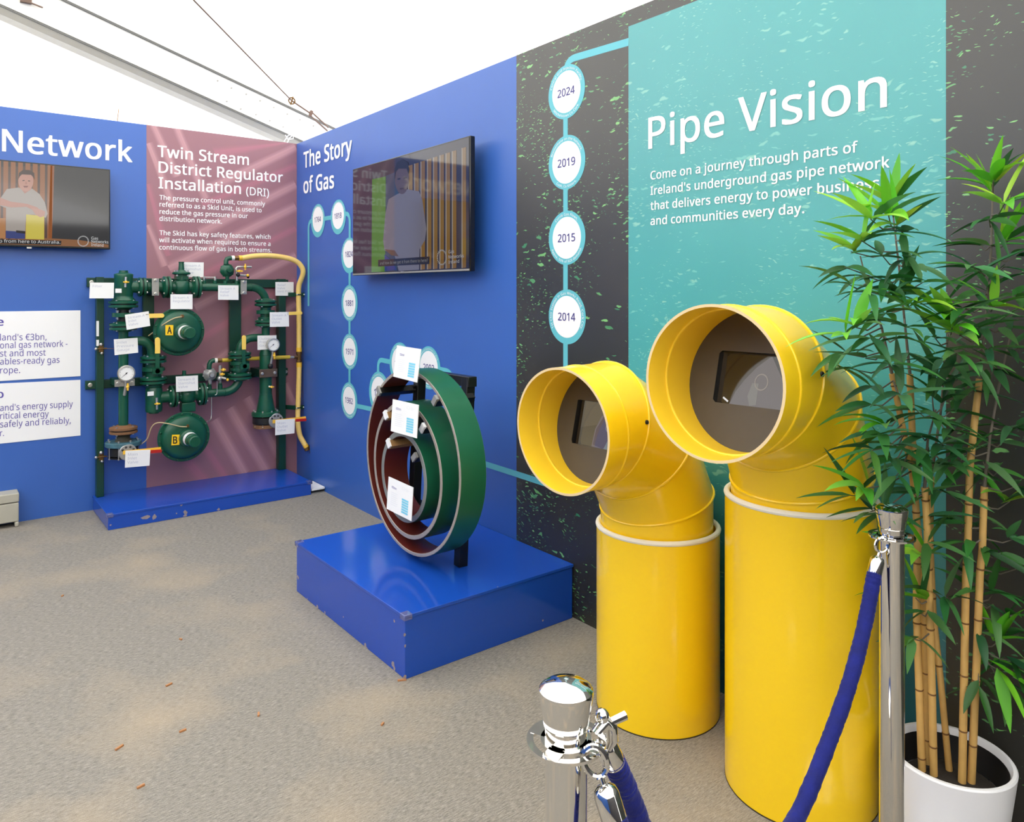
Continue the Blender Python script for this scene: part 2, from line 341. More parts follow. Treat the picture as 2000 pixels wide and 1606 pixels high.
# ------------------------------------------------------------------ lettering
# outlines of a plain humanist sans alphabet, in thousandths of an em (advance; rings of x y)
GLYPHS = {
'A':'512;437 0 368 177 141 177 73 0 0 0 224 575 289 575 512 0|282 415 274 438 263 473 255 500 247 468 238 438 230 415 165 241 346 241',
'B':'521;241 573 307 569 361 558 404 541 434 515 453 478 459 431 457 409 453 389 446 371 437 354 424 340 409 328 392 317 372 309 350 304 350 300 415 279 433 267 448 253 461 236 470 215 476 191 478 163 475 130 467 100 454 74 436 52 413 33 385 19 354 8 318 2 279 0 78 0 78 573|256 329 300 331 334 339 357 352 372 371 381 394 384 423 380 451 369 474 351 490 324 502 289 509 245 511 150 511 150 329|150 269 150 61 265 61 311 64 346 74 371 91 388 112 398 138 401 168 399 188 395 205 388 221 377 235 362 247 344 256 321 263 293 267 260 269',
'C':'507;323 517 294 516 266 510 241 502 217 490 196 474 178 456 162 434 149 410 139 383 131 353 127 321 125 286 128 241 135 200 147 164 164 132 186 105 213 83 244 68 281 58 322 55 394 62 460 78 460 15 393 -2 312 -8 257 -4 208 8 166 28 130 56 101 90 78 131 62 178 52 230 49 287 51 329 57 369 67 406 81 440 99 471 120 499 145 523 174 543 206 559 242 571 281 578 324 581 409 572 482 547 453 486 394 508',
'D':'585;536 292 533 231 521 177 501 131 474 91 439 58 399 33 351 15 297 4 237 0 78 0 78 573 254 573 309 569 359 558 404 540 443 516 476 484 502 446 521 401 533 350|460 289 457 337 449 379 435 415 416 444 391 469 361 487 327 500 287 508 244 511 150 511 150 62 228 62 299 68 357 87 402 119 434 164 454 220',
'E':'446;398 0 78 0 78 573 398 573 398 509 150 509 150 330 383 330 383 268 150 268 150 63 398 63',
'F':'416;150 0 78 0 78 573 398 573 398 509 150 509 150 306 383 306 383 243 150 243',
'G':'584;326 302 524 302 524 22 431 -1 323 -8 267 -4 217 8 173 28 136 55 105 89 81 130 63 176 52 229 49 286 53 343 65 395 84 442 111 482 145 517 186 544 233 564 286 577 346 581 437 572 516 547 489 484 421 508 342 517 298 514 259 505 225 489 195 468 170 441 150 409 136 373 127 332 124 286 127 243 134 202 146 166 164 133 187 106 216 84 251 68 292 58 340 55 404 59 452 68 452 238 326 238',
'H':'594;516 0 443 0 443 267 150 267 150 0 78 0 78 573 150 573 150 330 443 330 443 573 516 573',
'I':'272;239 0 32 0 32 42 99 57 99 515 32 531 32 573 239 573 239 531 172 515 172 57 239 42',
'K':'496;496 0 411 0 209 273 150 222 150 0 78 0 78 573 150 573 150 290 199 345 249 399 403 573 488 573 261 323',
'L':'420;78 0 78 573 150 573 150 64 400 64 400 0',
'M':'727;330 0 142 502 139 502 142 461 144 407 144 347 144 0 78 0 78 573 184 573 361 103 364 103 544 573 650 573 650 0 578 0 578 352 579 408 581 460 584 501 581 501 390 0',
'N':'609;532 0 447 0 141 476 138 476 141 432 143 378 144 320 144 0 78 0 78 573 161 573 467 99 470 99 468 137 466 193 464 249 464 573 532 573',
'O':'626;577 287 576 244 570 204 561 166 547 132 531 101 510 73 486 49 459 29 428 13 393 1 355 -6 314 -8 271 -6 232 1 196 13 165 29 138 49 114 73 94 101 78 132 65 167 56 204 51 245 49 288 52 344 62 396 78 442 100 482 130 517 166 545 208 565 258 577 314 581 369 577 417 565 459 545 495 517 524 483 547 442 564 396 574 344|125 287 127 241 134 200 145 163 161 131 182 104 207 83 238 67 273 58 314 55 354 58 390 67 420 83 445 104 465 131 481 163 492 200 499 241 501 287 496 354 481 411 456 457 421 491 373 511 314 518 274 515 238 506 207 490 182 469 161 443 145 411 134 374 127 333',
'P':'485;229 573 297 568 352 553 393 528 421 495 439 454 444 404 433 336 423 316 411 296 395 278 375 262 351 249 324 238 292 230 256 225 216 223 150 223 150 0 78 0 78 573|223 511 150 511 150 285 208 285 242 286 272 290 298 296 320 306 338 318 352 334 362 352 368 375 370 401 366 435 354 462 334 484 306 499 269 508',
'R':'499;236 573 281 571 320 565 353 555 381 540 404 522 422 500 434 474 442 444 444 410 442 381 437 356 427 334 415 315 401 298 385 285 330 257 487 0 403 0 264 237 150 237 150 0 78 0 78 573|232 510 150 510 150 298 236 298 278 301 312 310 338 325 355 347 366 374 370 407 368 430 363 450 355 467 343 480 328 491 310 500 287 505 261 509',
'S':'440;403 153 400 121 392 92 378 66 359 44 335 26 307 11 274 1 238 -6 198 -8 137 -5 83 4 41 19 41 88 113 65 201 55 228 56 252 60 273 66 290 74 305 85 316 98 324 113 329 129 330 147 329 164 325 180 318 194 308 207 295 218 277 230 196 265 131 294 85 330 57 375 48 435 51 464 58 490 71 513 89 533 110 550 136 563 165 573 197 579 231 581 318 572 389 549 366 487 302 508 229 517 207 516 187 513 169 507 155 499 142 489 133 478 126 464 122 450 121 434 122 416 126 400 133 386 143 373 156 362 172 351 246 318 332 279 353 264 371 247 385 228 395 206 401 181',
'T':'446;259 0 187 0 187 509 8 509 8 573 437 573 437 509 259 509',
'U':'586;513 202 511 164 503 128 489 95 470 65 446 40 416 20 380 4 338 -5 290 -8 225 -2 171 18 128 50 97 93 78 144 72 204 72 573 144 573 144 201 148 158 161 122 182 93 211 72 248 59 294 55 327 57 355 63 379 73 399 88 415 105 427 126 435 149 440 174 442 202 442 573 513 573',
'V':'481;481 573 277 0 204 0 0 573 75 573 204 205 220 160 231 119 241 80 250 119 262 161 277 207 405 573',
'W':'746;735 573 583 0 510 0 399 375 389 410 380 443 373 471 370 488 367 471 361 443 352 409 342 373 234 0 161 0 10 573 85 573 174 223 183 186 190 151 196 118 201 87 206 119 213 154 222 191 232 227 333 573 407 573 512 225 523 187 532 151 538 117 544 87 550 129 560 175 572 224 660 573',
'X':'470;467 0 385 0 233 249 79 0 3 0 193 298 15 573 95 573 236 348 377 573 453 573 276 300',
'Y':'454;227 291 376 573 454 573 263 222 263 0 191 0 191 219 0 573 79 573',
'Z':'459;427 0 30 0 30 55 332 508 40 508 40 573 419 573 419 518 118 64 427 64',
'a':'450;231 437 279 433 318 422 347 403 368 375 381 338 385 293 385 0 334 0 320 61 317 61 279 22 234 -1 172 -8 148 -7 124 -2 103 6 84 16 68 30 55 48 45 68 39 92 37 119 43 159 59 192 87 219 127 238 179 251 243 257 316 259 316 285 313 317 306 342 293 359 275 371 253 378 227 380 163 370 106 347 84 400 151 426|252 208 204 203 167 195 141 182 124 165 113 144 110 119 112 97 120 79 132 66 148 56 167 51 188 49 223 52 253 62 279 79 299 103 311 134 315 172 315 210',
'b':'493;139 461 138 410 135 373 139 373 153 390 169 405 189 419 213 429 240 435 272 437 322 431 365 412 401 381 428 338 444 283 449 215 447 168 439 127 427 91 410 61 390 36 365 17 337 3 306 -5 272 -8 240 -6 213 0 189 10 169 24 153 38 139 55 133 55 119 0 68 0 68 609 139 609|260 379 231 377 207 371 188 361 172 348 159 330 150 308 144 282 140 252 139 217 139 214 142 165 150 125 165 93 187 69 219 55 261 51 297 55 325 69 348 93 363 126 373 166 376 216 373 265 363 306 348 338 325 360 296 374',
'c':'385;241 -8 204 -5 170 2 139 15 112 34 88 58 69 87 55 123 47 165 44 213 47 262 56 305 71 342 90 372 114 396 142 415 174 428 208 435 245 438 309 431 358 415 337 356 292 370 244 376 217 374 193 368 172 358 155 343 141 325 131 303 123 277 119 247 117 213 119 181 123 152 131 126 141 104 155 86 172 71 191 61 214 55 240 53 302 60 351 78 351 15 304 -2',
'd':'493;221 -8 171 -2 128 17 92 48 65 91 49 146 44 214 49 282 66 338 93 381 128 413 171 432 221 438 280 429 323 407 354 374 359 374 356 405 354 438 354 609 425 609 425 0 368 0 358 58 354 58 323 24 279 1|232 51 273 55 305 67 328 88 343 117 352 154 355 200 355 213 352 263 343 304 329 336 306 360 274 375 231 379 196 374 168 359 146 334 130 300 120 260 117 213 120 165 130 125 146 93 168 69 197 55',
'e':'452;234 438 269 435 301 427 329 414 354 396 374 373 390 346 402 315 409 281 411 244 411 201 117 201 122 157 134 119 154 90 181 69 215 56 254 52 327 60 392 82 392 20 327 -1 251 -8 212 -5 176 3 143 17 114 36 90 61 70 91 56 126 47 167 44 212 47 257 55 297 68 333 86 364 108 390 134 411 164 426 198 435|233 380 202 377 175 366 154 348 137 323 125 293 119 257 338 257 336 281 333 302 326 322 318 338 306 353 292 364 276 373 256 378',
'f':'276;266 375 158 375 158 0 87 0 87 375 12 375 12 408 87 432 87 457 89 492 95 522 104 547 116 568 132 585 152 597 174 606 199 612 227 613 274 609 310 599 292 544 262 552 228 556 206 553 189 545 175 532 166 513 160 489 158 458 158 430 266 430',
'g':'493;221 438 248 436 273 431 297 422 319 409 338 393 355 373 359 373 369 430 425 430 425 -7 423 -46 416 -80 404 -109 388 -135 367 -155 341 -172 310 -183 274 -190 233 -192 147 -186 78 -165 78 -100 149 -125 237 -134 271 -130 300 -119 324 -101 341 -77 352 -48 355 -13 355 4 356 32 358 57 354 57 338 37 320 21 299 8 275 -1 250 -6 221 -8 170 -2 126 18 91 51 65 95 49 149 44 214 49 278 65 332 91 377 126 411 169 431|230 379 207 376 187 370 169 359 153 344 140 326 130 303 123 277 119 247 117 213 120 165 130 124 146 92 169 68 197 54 232 50 288 58 303 65 315 74 326 85 349 131 356 197 356 214 355 251 350 282 343 309 332 331 319 348 302 362 281 371 257 377',
'h':'496;139 431 138 399 135 370 140 370 174 407 221 429 273 437 306 435 335 430 360 421 382 408 399 391 413 370 423 344 429 314 431 280 431 0 361 0 361 275 358 307 351 333 338 353 319 367 295 376 265 379 235 377 210 370 189 360 173 347 160 329 150 308 144 283 140 254 139 222 139 0 68 0 68 609 139 609',
'i':'207;139 430 139 0 68 0 68 430|104 591 133 580 140 572 144 560 145 546 144 532 140 521 133 512 104 501 93 502 83 506 75 512 68 521 64 532 63 546 64 560 68 572 75 580 83 586 93 590',
'j':'207;18 -192 -18 -190 -44 -183 -44 -126 -19 -132 9 -134 25 -132 39 -128 51 -120 61 -108 66 -90 68 -67 68 430 139 430 139 -64 137 -90 133 -113 126 -133 116 -151 103 -166 87 -177 67 -186 44 -191|63 546 64 560 68 572 75 580 83 586 93 590 104 591 133 580 140 572 144 560 145 546 144 532 140 521 133 512 104 501 93 502 83 506 75 512 68 521 64 532',
'k':'428;138 291 137 257 135 221 138 221 152 240 172 264 189 285 326 430 409 430 235 246 421 0 336 0 187 200 138 158 138 0 68 0 68 609 138 609',
'l':'207;139 0 68 0 68 609 139 609',
'm':'750;540 438 584 434 621 421 649 401 669 371 681 330 685 280 685 0 615 0 615 277 613 308 606 333 594 353 577 367 555 376 528 379 490 374 460 362 438 342 423 315 414 280 411 237 411 0 342 0 342 277 332 333 325 347 315 359 303 367 289 374 272 377 253 379 227 377 204 370 185 360 170 347 158 329 150 308 144 283 140 255 139 223 139 0 68 0 68 430 125 430 136 371 140 371 173 409 217 431 266 438 298 436 325 430 349 420 369 406 386 388 398 366 402 366 418 388 438 406 461 420 486 430 512 436',
'n':'496;275 438 322 434 361 421 391 401 413 371 426 330 431 280 431 0 361 0 361 275 358 307 351 333 338 353 319 367 295 376 265 379 222 374 189 361 166 338 151 308 142 269 139 223 139 0 68 0 68 430 125 430 136 371 140 371 175 409 222 431',
'o':'485;442 216 440 181 436 150 428 121 417 95 404 71 388 51 369 33 348 18 324 7 299 -1 271 -6 241 -8 214 -6 188 -1 163 7 140 18 119 33 100 51 84 71 70 95 59 121 51 150 46 181 44 216 47 261 55 301 68 336 87 367 110 392 137 412 169 426 204 435 244 438 281 435 316 426 347 412 374 392 398 367 417 336 431 301 439 261|117 216 119 184 123 154 130 128 141 105 155 86 172 71 192 59 216 53 243 51 270 53 294 59 314 71 331 86 345 105 356 128 363 154 367 184 369 216 367 248 363 277 355 303 345 325 331 344 314 359 294 370 270 376 242 379 202 374 171 359 147 335 130 303 120 263',
'p':'493;273 438 322 432 365 413 401 383 428 339 444 284 449 216 447 170 439 129 427 93 410 62 390 37 365 17 337 3 306 -5 272 -8 213 1 170 24 139 55 134 55 137 20 139 -16 139 -192 68 -192 68 430 126 430 136 371 139 371 170 405 213 429|260 379 233 377 210 371 190 362 174 349 161 333 152 313 145 289 141 261 139 229 139 216 140 182 144 152 150 126 159 103 172 85 188 70 208 59 233 53 261 51 286 53 308 60 326 72 341 88 354 108 364 131 371 157 375 186 376 217 373 262 363 302 348 334 325 359 296 374',
'q':'493;354 -9 355 25 358 58 354 58 340 40 323 25 303 11 279 1 251 -6 219 -8 170 -2 128 17 93 48 66 91 49 146 44 214 47 261 54 302 67 338 83 368 104 393 129 413 157 427 188 435 221 438 253 436 280 429 304 419 324 405 341 389 355 371 358 371 369 430 425 430 425 -192 354 -192|233 51 260 52 284 58 304 67 320 79 333 96 342 116 349 140 353 168 355 199 355 213 352 263 343 305 328 337 305 361 273 375 231 379 196 374 167 359 145 334 130 300 120 260 117 213 120 165 130 126 146 93 168 70 197 55',
'r':'331;269 438 295 437 319 433 310 368 287 372 264 374 217 363 176 334 149 289 139 229 139 0 68 0 68 430 126 430 134 351 137 351 170 395 214 426 231 433 249 437',
's':'384;348 119 346 92 339 69 327 49 311 32 292 18 268 6 241 -2 210 -6 176 -8 99 -1 42 19 42 83 104 60 178 49 211 51 236 57 256 66 269 79 277 94 280 112 271 141 239 167 174 196 103 228 84 239 69 252 57 266 48 283 43 302 41 324 46 358 61 386 85 408 118 425 157 435 202 438 275 430 339 409 315 353 258 372 197 380 171 379 149 374 131 366 118 356 111 343 108 328 119 298 154 274 219 246 289 215 306 203 321 191 333 176 341 159 346 140',
't':'289;212 50 245 53 272 59 272 5 240 -4 200 -8 178 -7 157 -3 138 4 120 13 104 27 91 44 82 66 76 93 74 125 74 375 13 375 13 409 75 437 103 528 144 528 144 430 269 430 269 375 144 375 144 127 146 103 153 83 163 69 177 58 193 52',
'u':'496;427 430 427 0 370 0 359 57 356 57 321 20 273 -1 220 -8 187 -6 159 -1 134 8 112 21 95 38 81 59 71 85 65 114 63 148 63 430 135 430 135 153 137 122 145 96 158 76 176 62 200 53 230 51 260 53 285 59 306 69 323 82 336 100 345 121 352 146 356 175 357 206 357 430',
'v':'407;163 0 0 430 75 430 167 176 180 137 193 96 201 63 204 63 214 96 227 138 241 176 332 430 407 430 244 0',
'w':'630;346 243 336 276 328 308 321 335 316 357 313 357 308 335 302 307 294 275 284 242 207 1 127 1 9 431 82 431 141 201 153 154 163 109 169 73 172 73 178 97 185 128 193 160 201 188 277 431 354 431 428 188 440 149 451 109 457 74 460 74 466 108 477 153 489 201 549 431 621 431 502 1 419 1',
'x':'424;170 220 22 430 102 430 213 268 322 430 402 430 253 220 410 0 330 0 213 172 94 0 14 0',
'y':'409;1 430 76 430 169 185 184 144 196 105 205 68 209 68 224 121 245 186 333 430 409 430 224 -59 188 -130 173 -148 157 -164 138 -176 117 -185 94 -191 67 -192 34 -190 9 -186 9 -130 30 -133 56 -135 99 -126 130 -99 152 -59 174 -2',
'z':'377;346 0 31 0 31 47 262 375 45 375 45 430 340 430 340 377 112 55 346 55',
'0':'459;419 287 409 163 401 128 390 97 376 70 359 47 339 27 316 12 290 1 261 -6 229 -8 188 -4 153 8 122 27 97 54 76 88 60 129 48 176 42 229 39 287 41 346 48 399 58 446 73 486 93 520 119 547 149 566 186 578 229 581 269 578 304 566 335 547 361 520 382 486 399 446 410 399 417 346|110 287 111 238 115 194 121 156 131 125 143 98 159 78 178 64 202 55 229 52 256 55 279 64 298 78 314 98 326 124 336 156 343 194 347 238 348 287 347 336 343 380 336 417 326 449 314 475 298 495 279 510 256 518 229 521 202 518 178 510 159 495 143 475 131 449 121 417 115 380 111 336',
'1':'459;285 0 216 0 216 400 216 439 217 470 219 499 196 477 169 455 108 405 71 452 226 573 285 573',
'2':'459;417 0 38 0 38 59 188 210 261 287 306 353 315 376 320 399 322 424 318 453 309 477 294 496 273 510 249 518 221 520 194 519 169 514 147 506 83 466 45 513 94 548 153 572 221 581 255 579 285 572 313 562 336 548 356 531 372 510 384 485 391 458 394 428 392 399 386 371 375 344 361 318 344 292 324 267 247 185 128 67 128 64 417 64',
'3':'459;395 439 394 414 389 392 381 372 370 355 356 339 340 326 321 316 300 307 277 302 277 298 319 290 353 276 379 255 398 229 409 198 413 163 410 131 403 101 390 74 371 50 348 30 318 14 283 2 241 -6 193 -8 110 -1 36 23 36 89 114 61 194 51 241 55 278 65 305 81 324 104 335 132 339 164 337 187 331 206 320 223 306 236 288 247 265 255 240 261 211 264 179 265 123 265 123 326 180 326 209 327 236 332 259 339 278 350 294 362 307 377 316 394 321 413 323 434 320 460 311 481 295 498 274 511 249 519 219 521 164 515 117 498 75 473 39 521 61 537 87 550 115 563 147 573 181 579 218 581 273 576 317 563 352 540 376 511 390 477',
'4':'459;443 130 359 130 359 0 291 0 291 130 17 130 17 190 286 576 359 576 359 193 443 193|291 374 291 412 293 444 294 474 295 500 292 500 276 468 257 438 86 193 291 193',
'5':'459;221 351 258 349 292 342 322 331 349 316 371 297 389 274 402 247 410 217 413 183 410 145 402 111 387 81 368 54 343 32 314 15 280 2 242 -5 199 -8 116 0 51 23 51 90 121 62 200 52 227 54 252 58 274 65 293 76 310 89 323 106 333 126 339 149 341 176 337 210 325 239 306 262 279 279 243 289 197 292 146 288 99 280 64 302 86 573 373 573 373 508 146 508 132 342 169 348',
'6':'459;44 245 51 342 75 433 87 461 103 486 121 510 143 530 168 548 196 562 228 572 265 578 306 581 344 579 377 573 377 513 344 520 308 523 273 521 242 515 216 504 193 491 173 474 158 454 145 431 134 407 127 380 115 291 119 291 150 326 194 350 255 358 287 356 316 349 342 338 365 322 384 303 400 279 412 251 419 220 421 184 419 147 411 112 399 82 382 55 361 33 336 15 307 2 275 -5 239 -8 212 -6 187 -1 163 7 140 19 119 35 101 54 84 76 70 103 59 133 51 166 46 204|238 51 270 55 297 66 320 84 337 109 348 143 351 184 348 218 339 247 324 271 302 289 274 300 241 303 217 301 195 296 175 287 157 276 143 263 131 248 122 232 117 215 115 198 123 146 146 99 185 64 201 57 219 53',
'7':'459;109 0 344 508 35 508 35 573 419 573 419 518 187 0',
'8':'459;229 581 261 579 291 574 318 565 341 553 362 538 378 519 390 497 398 472 400 443 399 421 394 401 385 383 346 338 291 303 355 265 373 250 389 234 401 216 411 196 417 173 419 148 416 118 408 90 395 65 378 44 356 26 330 11 300 1 267 -6 231 -8 192 -6 157 0 126 10 100 24 78 42 61 63 49 87 42 115 39 146 41 171 47 194 56 214 68 232 82 249 99 264 158 299 107 336 71 383 64 401 59 422 58 444 60 472 68 497 80 518 97 537 117 552 141 565 168 573 197 579|108 145 112 119 121 96 138 76 161 60 192 51 229 48 265 51 295 60 319 76 336 96 346 120 350 148 348 166 343 182 335 197 293 235 229 265 217 270 157 237 121 197 114 182 110 164|228 524 200 521 176 514 155 502 139 486 130 466 127 441 128 422 133 406 141 391 179 357 232 330 282 357 317 392 325 406 329 423 330 441 327 466 318 486 302 502 282 514 257 521',
'9':'459;417 328 410 231 387 139 374 112 358 86 340 63 318 42 293 25 265 11 232 0 195 -6 154 -8 117 -6 82 0 82 60 115 53 152 50 188 52 218 58 245 68 268 82 287 99 303 118 316 141 327 165 334 192 346 281 341 281 310 247 266 223 204 214 173 216 144 223 118 235 95 250 76 270 61 294 49 321 42 352 40 387 43 426 50 460 63 491 80 517 101 540 127 557 156 570 188 578 223 581 250 579 275 574 299 565 322 553 342 537 361 518 377 495 391 469 402 439 410 406 415 369|223 521 192 518 165 507 142 488 124 463 113 429 110 388 113 354 122 325 137 301 158 284 186 273 220 269 244 271 266 276 286 285 304 296 318 310 330 325 339 341 344 358 346 374 338 426 315 474 277 508 260 516 242 520',
'.':'215;58 43 59 61 64 75 72 85 82 92 94 96 107 97 120 96 132 92 142 85 151 75 156 61 157 43 156 26 151 12 142 2 132 -6 120 -10 107 -11 94 -10 82 -6 72 2 64 12 59 26',
',':'215;154 84 136 23 111 -42 85 -103 33 -103 49 -38 63 31 73 93 148 93',
"'":'180;128 573 112 366 68 366 52 573',
'-':'258;32 184 32 246 226 246 226 184',
'(':'241;32 220 33 263 38 306 45 348 54 389 67 429 83 468 103 504 125 540 150 573 217 573 182 521 154 465 132 407 116 346 107 284 103 221 105 179 109 139 116 98 126 58 139 19 154 -20 172 -57 192 -92 216 -127 150 -127 125 -94 103 -60 83 -24 67 14 54 53 45 94 38 135 33 177',
')':'241;209 220 207 177 203 135 196 94 186 53 173 14 158 -24 139 -60 116 -94 91 -127 25 -127 48 -92 69 -57 87 -20 102 19 114 58 124 98 131 139 136 179 137 221 136 263 131 304 124 346 114 386 102 426 87 465 69 503 48 539 24 573 91 573 116 540 139 504 158 468 173 429 186 389 196 348 203 306 207 263',
'%':'666;156 581 193 575 223 560 246 534 263 498 273 454 277 402 273 349 264 305 247 269 224 243 194 227 156 221 121 227 92 243 69 269 53 305 43 349 39 402 42 454 52 498 67 534 90 560 119 575|156 531 138 527 123 516 112 498 104 473 99 441 98 402 99 362 104 330 112 305 123 286 138 276 156 272 175 275 191 286 203 304 211 330 216 362 218 402 216 441 211 473 203 498 191 516 175 527|523 573 205 0 144 0 461 573|507 351 543 346 573 330 596 304 613 269 624 225 627 172 624 120 614 76 598 40 575 13 544 -3 507 -8 472 -3 443 13 420 40 403 76 393 120 390 172 393 225 402 269 418 304 440 330 470 346|507 301 488 297 473 286 462 269 455 244 450 212 448 172 450 133 455 100 462 75 473 57 488 46 507 43 526 46 541 57 553 75 562 100 567 132 569 172 567 212 562 244 553 269 541 286 526 297',
'€':'459;305 580 380 571 448 543 419 485 366 508 305 518 250 509 206 480 174 432 153 365 349 365 349 313 148 313 147 298 147 282 147 267 148 249 325 249 325 197 154 197 162 169 171 143 184 120 198 101 216 84 236 71 258 62 284 56 311 55 374 62 431 80 431 18 376 0 307 -8 266 -5 229 3 196 17 168 36 143 59 123 88 106 120 92 157 83 197 18 197 18 249 76 249 75 265 75 282 76 300 76 313 18 313 18 365 82 365 91 407 104 445 120 479 141 508 166 533 195 553 228 568 264 577',
'&':'587;244 581 271 580 296 575 318 567 337 555 353 541 366 524 375 505 381 483 383 458 379 426 368 397 350 372 326 349 299 328 268 308 423 159 457 216 479 286 550 286 518 191 504 163 487 137 468 114 585 0 490 0 420 67 366 28 303 2 223 -8 188 -6 156 0 127 10 102 24 81 42 65 63 52 89 45 117 43 149 44 175 49 199 57 220 69 239 83 256 100 273 166 318 133 358 107 403 96 456 98 481 104 504 114 524 127 541 144 555 165 567 188 575 215 580|209 273 159 239 128 201 121 186 118 170 116 152 120 124 129 101 146 81 168 66 194 57 225 55 258 56 287 62 314 71 375 111|241 524 220 522 202 516 186 506 175 493 168 476 165 457 167 438 172 421 180 404 225 350 253 368 276 385 292 401 304 419 310 437 313 458 311 476 304 492 294 505 279 515 262 522',
'?':'348;112 183 118 235 139 277 180 319 228 363 253 398 260 439 257 462 249 482 235 498 216 510 192 517 163 519 93 509 34 485 10 541 81 569 108 576 137 579 168 581 215 576 254 564 285 543 309 515 323 481 327 440 326 417 322 397 316 379 283 332 233 287 192 248 173 215 168 175 168 161 112 161|94 43 95 61 100 75 108 85 118 92 130 96 144 97 156 96 168 92 178 85 186 75 191 61 192 43 191 26 186 12 178 2 168 -6 156 -10 144 -11 130 -10 118 -6 108 2 100 12 95 26',
' ':'209;'}
_tc = bpy.data.curves.new('lettering_source', 'CURVE'); _tc.dimensions = '2D'; _tc.fill_mode = 'BOTH'
_to = bpy.data.objects.new('lettering_source', _tc)
def text_mesh(body, bold=0.0):
    """a filled flat mesh of the string, built from the outlines"""
    _tc.splines.clear(); x0 = 0
    for ch in body:
        adv, rings = GLYPHS.get(ch, GLYPHS['-']).split(';')
        for r in (rings.split('|') if rings else []):
            n = [int(k)/1000 for k in r.split()]; pp = list(zip(n[::2], n[1::2])); qq = []
            for q in pp:
                if not qq or math.dist(q, qq[-1]) > .006: qq.append(q)
            if math.dist(qq[0], qq[-1]) < .006: qq.pop()
            n = [k for q in qq for k in q]
            sp = _tc.splines.new('POLY'); sp.points.add(len(n)//2-1); sp.use_cyclic_u = True
            for i in range(len(n)//2): sp.points[i].co = (x0+n[2*i], n[2*i+1], 0, 1)
        x0 += int(adv)/1000+bold*.9
    me = bpy.data.meshes.new_from_object(_to)
    vs = [(v.co.x, v.co.y) for v in me.vertices]; fs = [tuple(p.vertices) for p in me.polygons]
    bpy.data.meshes.remove(me); return vs, fs
CAPH = max(y for x, y in text_mesh('H')[0])
def line(mb, body, A, B, cap, n, prefix='', bold=.0, up=UP, m=0):
    """body runs along the baseline from A to B (ink edges); prefix is drawn before A at its natural width"""
    vs, fs = text_mesh(prefix+body, bold)
    vb, _ = text_mesh(body, bold)
    wb = max(x for x, y in vb)-min(x for x, y in vb); x1 = max(x for x, y in vs); x0 = x1-wb
    A = V(A); B = V(B); n = V(n)
    k = cap/CAPH; ks = (B-A).length/wb; uu = (B-A).normalized()
    strikes = [(0, 0)] if bold < .008 else [(-1, -.6), (1, -.6), (-1, .6), (1, .6)]
    for j, (sx, sy) in enumerate(strikes):
        o = uu*(sx*bold*.8*ks)+V(up)*(sy*bold*.8*k)+n*(1+.012*j)
        mb.add([A+(B-A)*((x-x0)/wb)+V(up)*(y*k)+o for x, y in vs], fs, m)
def arc(mb, body, c, e1, e2, r, cap, mid, n, inside=True, bold=.02, m=0, maxa=None):
    """letters on a circle about c; mid is the middle angle from e1; inside False reads along the bottom"""
    vs, fs = text_mesh(body, bold); xs = [x for x, y in vs]; xm = (min(xs)+max(xs))/2; k = cap/CAPH; sx = k
    if maxa: sx = min(k*1.1, maxa*r/(max(xs)-min(xs)))
    out = []
    for x, y in vs:
        if inside: a = mid-(x-xm)*sx/r; rr = r+y*k
        else: a = mid+(x-xm)*sx/(r+cap); rr = r+cap-y*k
        out.append(V(c)+V(e1)*(rr*math.cos(a))+V(e2)*(rr*math.sin(a))+V(n))
    mb.add(out, fs, m)

NX = V((-1, 0, 0)); NY = V((0, -1, 0))
# ------------------------------------------------------------------ setting: floor, tent, display walls
b = MB(); b.box((-7.5, -9.5, -.05), (.6, .9, 0)); floor = structure(b.build('floor', carpet(), loc=(0, 0, 0)))
HW = 2.44
b = MB(); b.box((-4.6, 0, 0), (.04, .04, HW)); wall_back = structure(b.build('wall_back', blue_wall, loc=(0, 0, 0)))
b = MB(); b.box((0, -7.2, 0), (.04, 0, HW)); wall_right = structure(b.build('wall_right', blue_wall, loc=(0, 0, 0)))
far_wall = mat('opposite_wall_print', (58, 56, 58), .5, noise=.1)
b = MB(); b.box((-5.6, -9.2, 0), (-5.55, .5, HW)); structure(b.build('wall_left', blue_wall, loc=(0, 0, 0)))
b = MB(); b.box((-5.5, -8.6, 0), (.4, -8.55, HW)); structure(b.build('wall_front', far_wall, loc=(0, 0, 0)))

# tent roof, rafter and gable
YG = .55
R0 = on_y(0, 7, .30); R1 = on_y(594, 276, .30)
slope = (R1.z-R0.z)/(R1.x-R0.x)
def raf(x): return R1.z+(x-R1.x)*slope
XE = .55; XR = -3.4
b = MB()
zc = .215
b.add([(XE, YG, raf(XE)+zc), (XR, YG, raf(XR)+zc), (XR, -9.6, raf(XR)+zc), (XE, -9.6, raf(XE)+zc)], [(0, 1, 2, 3)])
XL = XR-(XE-XR)
b.add([(XR, YG, raf(XR)+zc), (XL, YG, raf(XE)+zc), (XL, -9.6, raf(XE)+zc), (XR, -9.6, raf(XR)+zc)], [(0, 1, 2, 3)])
structure(b.build('ceiling', roof_m, loc=(0, 0, 0), smooth=False))
b = MB(); b.add([(XL, YG, 0), (XE, YG, 0), (XE, YG, raf(XE)+zc), (XR, YG, raf(XR)+zc), (XL, YG, raf(XE)+zc)], [(0, 1, 2, 3, 4)])
structure(b.build('wall_gable', gable_m, loc=(0, 0, 0), smooth=False))
b = MB(); b.add([(XE, YG, 0), (XE, -9.6, 0), (XE, -9.6, raf(XE)+zc), (XE, YG, raf(XE)+zc)], [(0, 1, 2, 3)])
structure(b.build('wall_tent_right', gable_m, loc=(0, 0, 0), smooth=False))

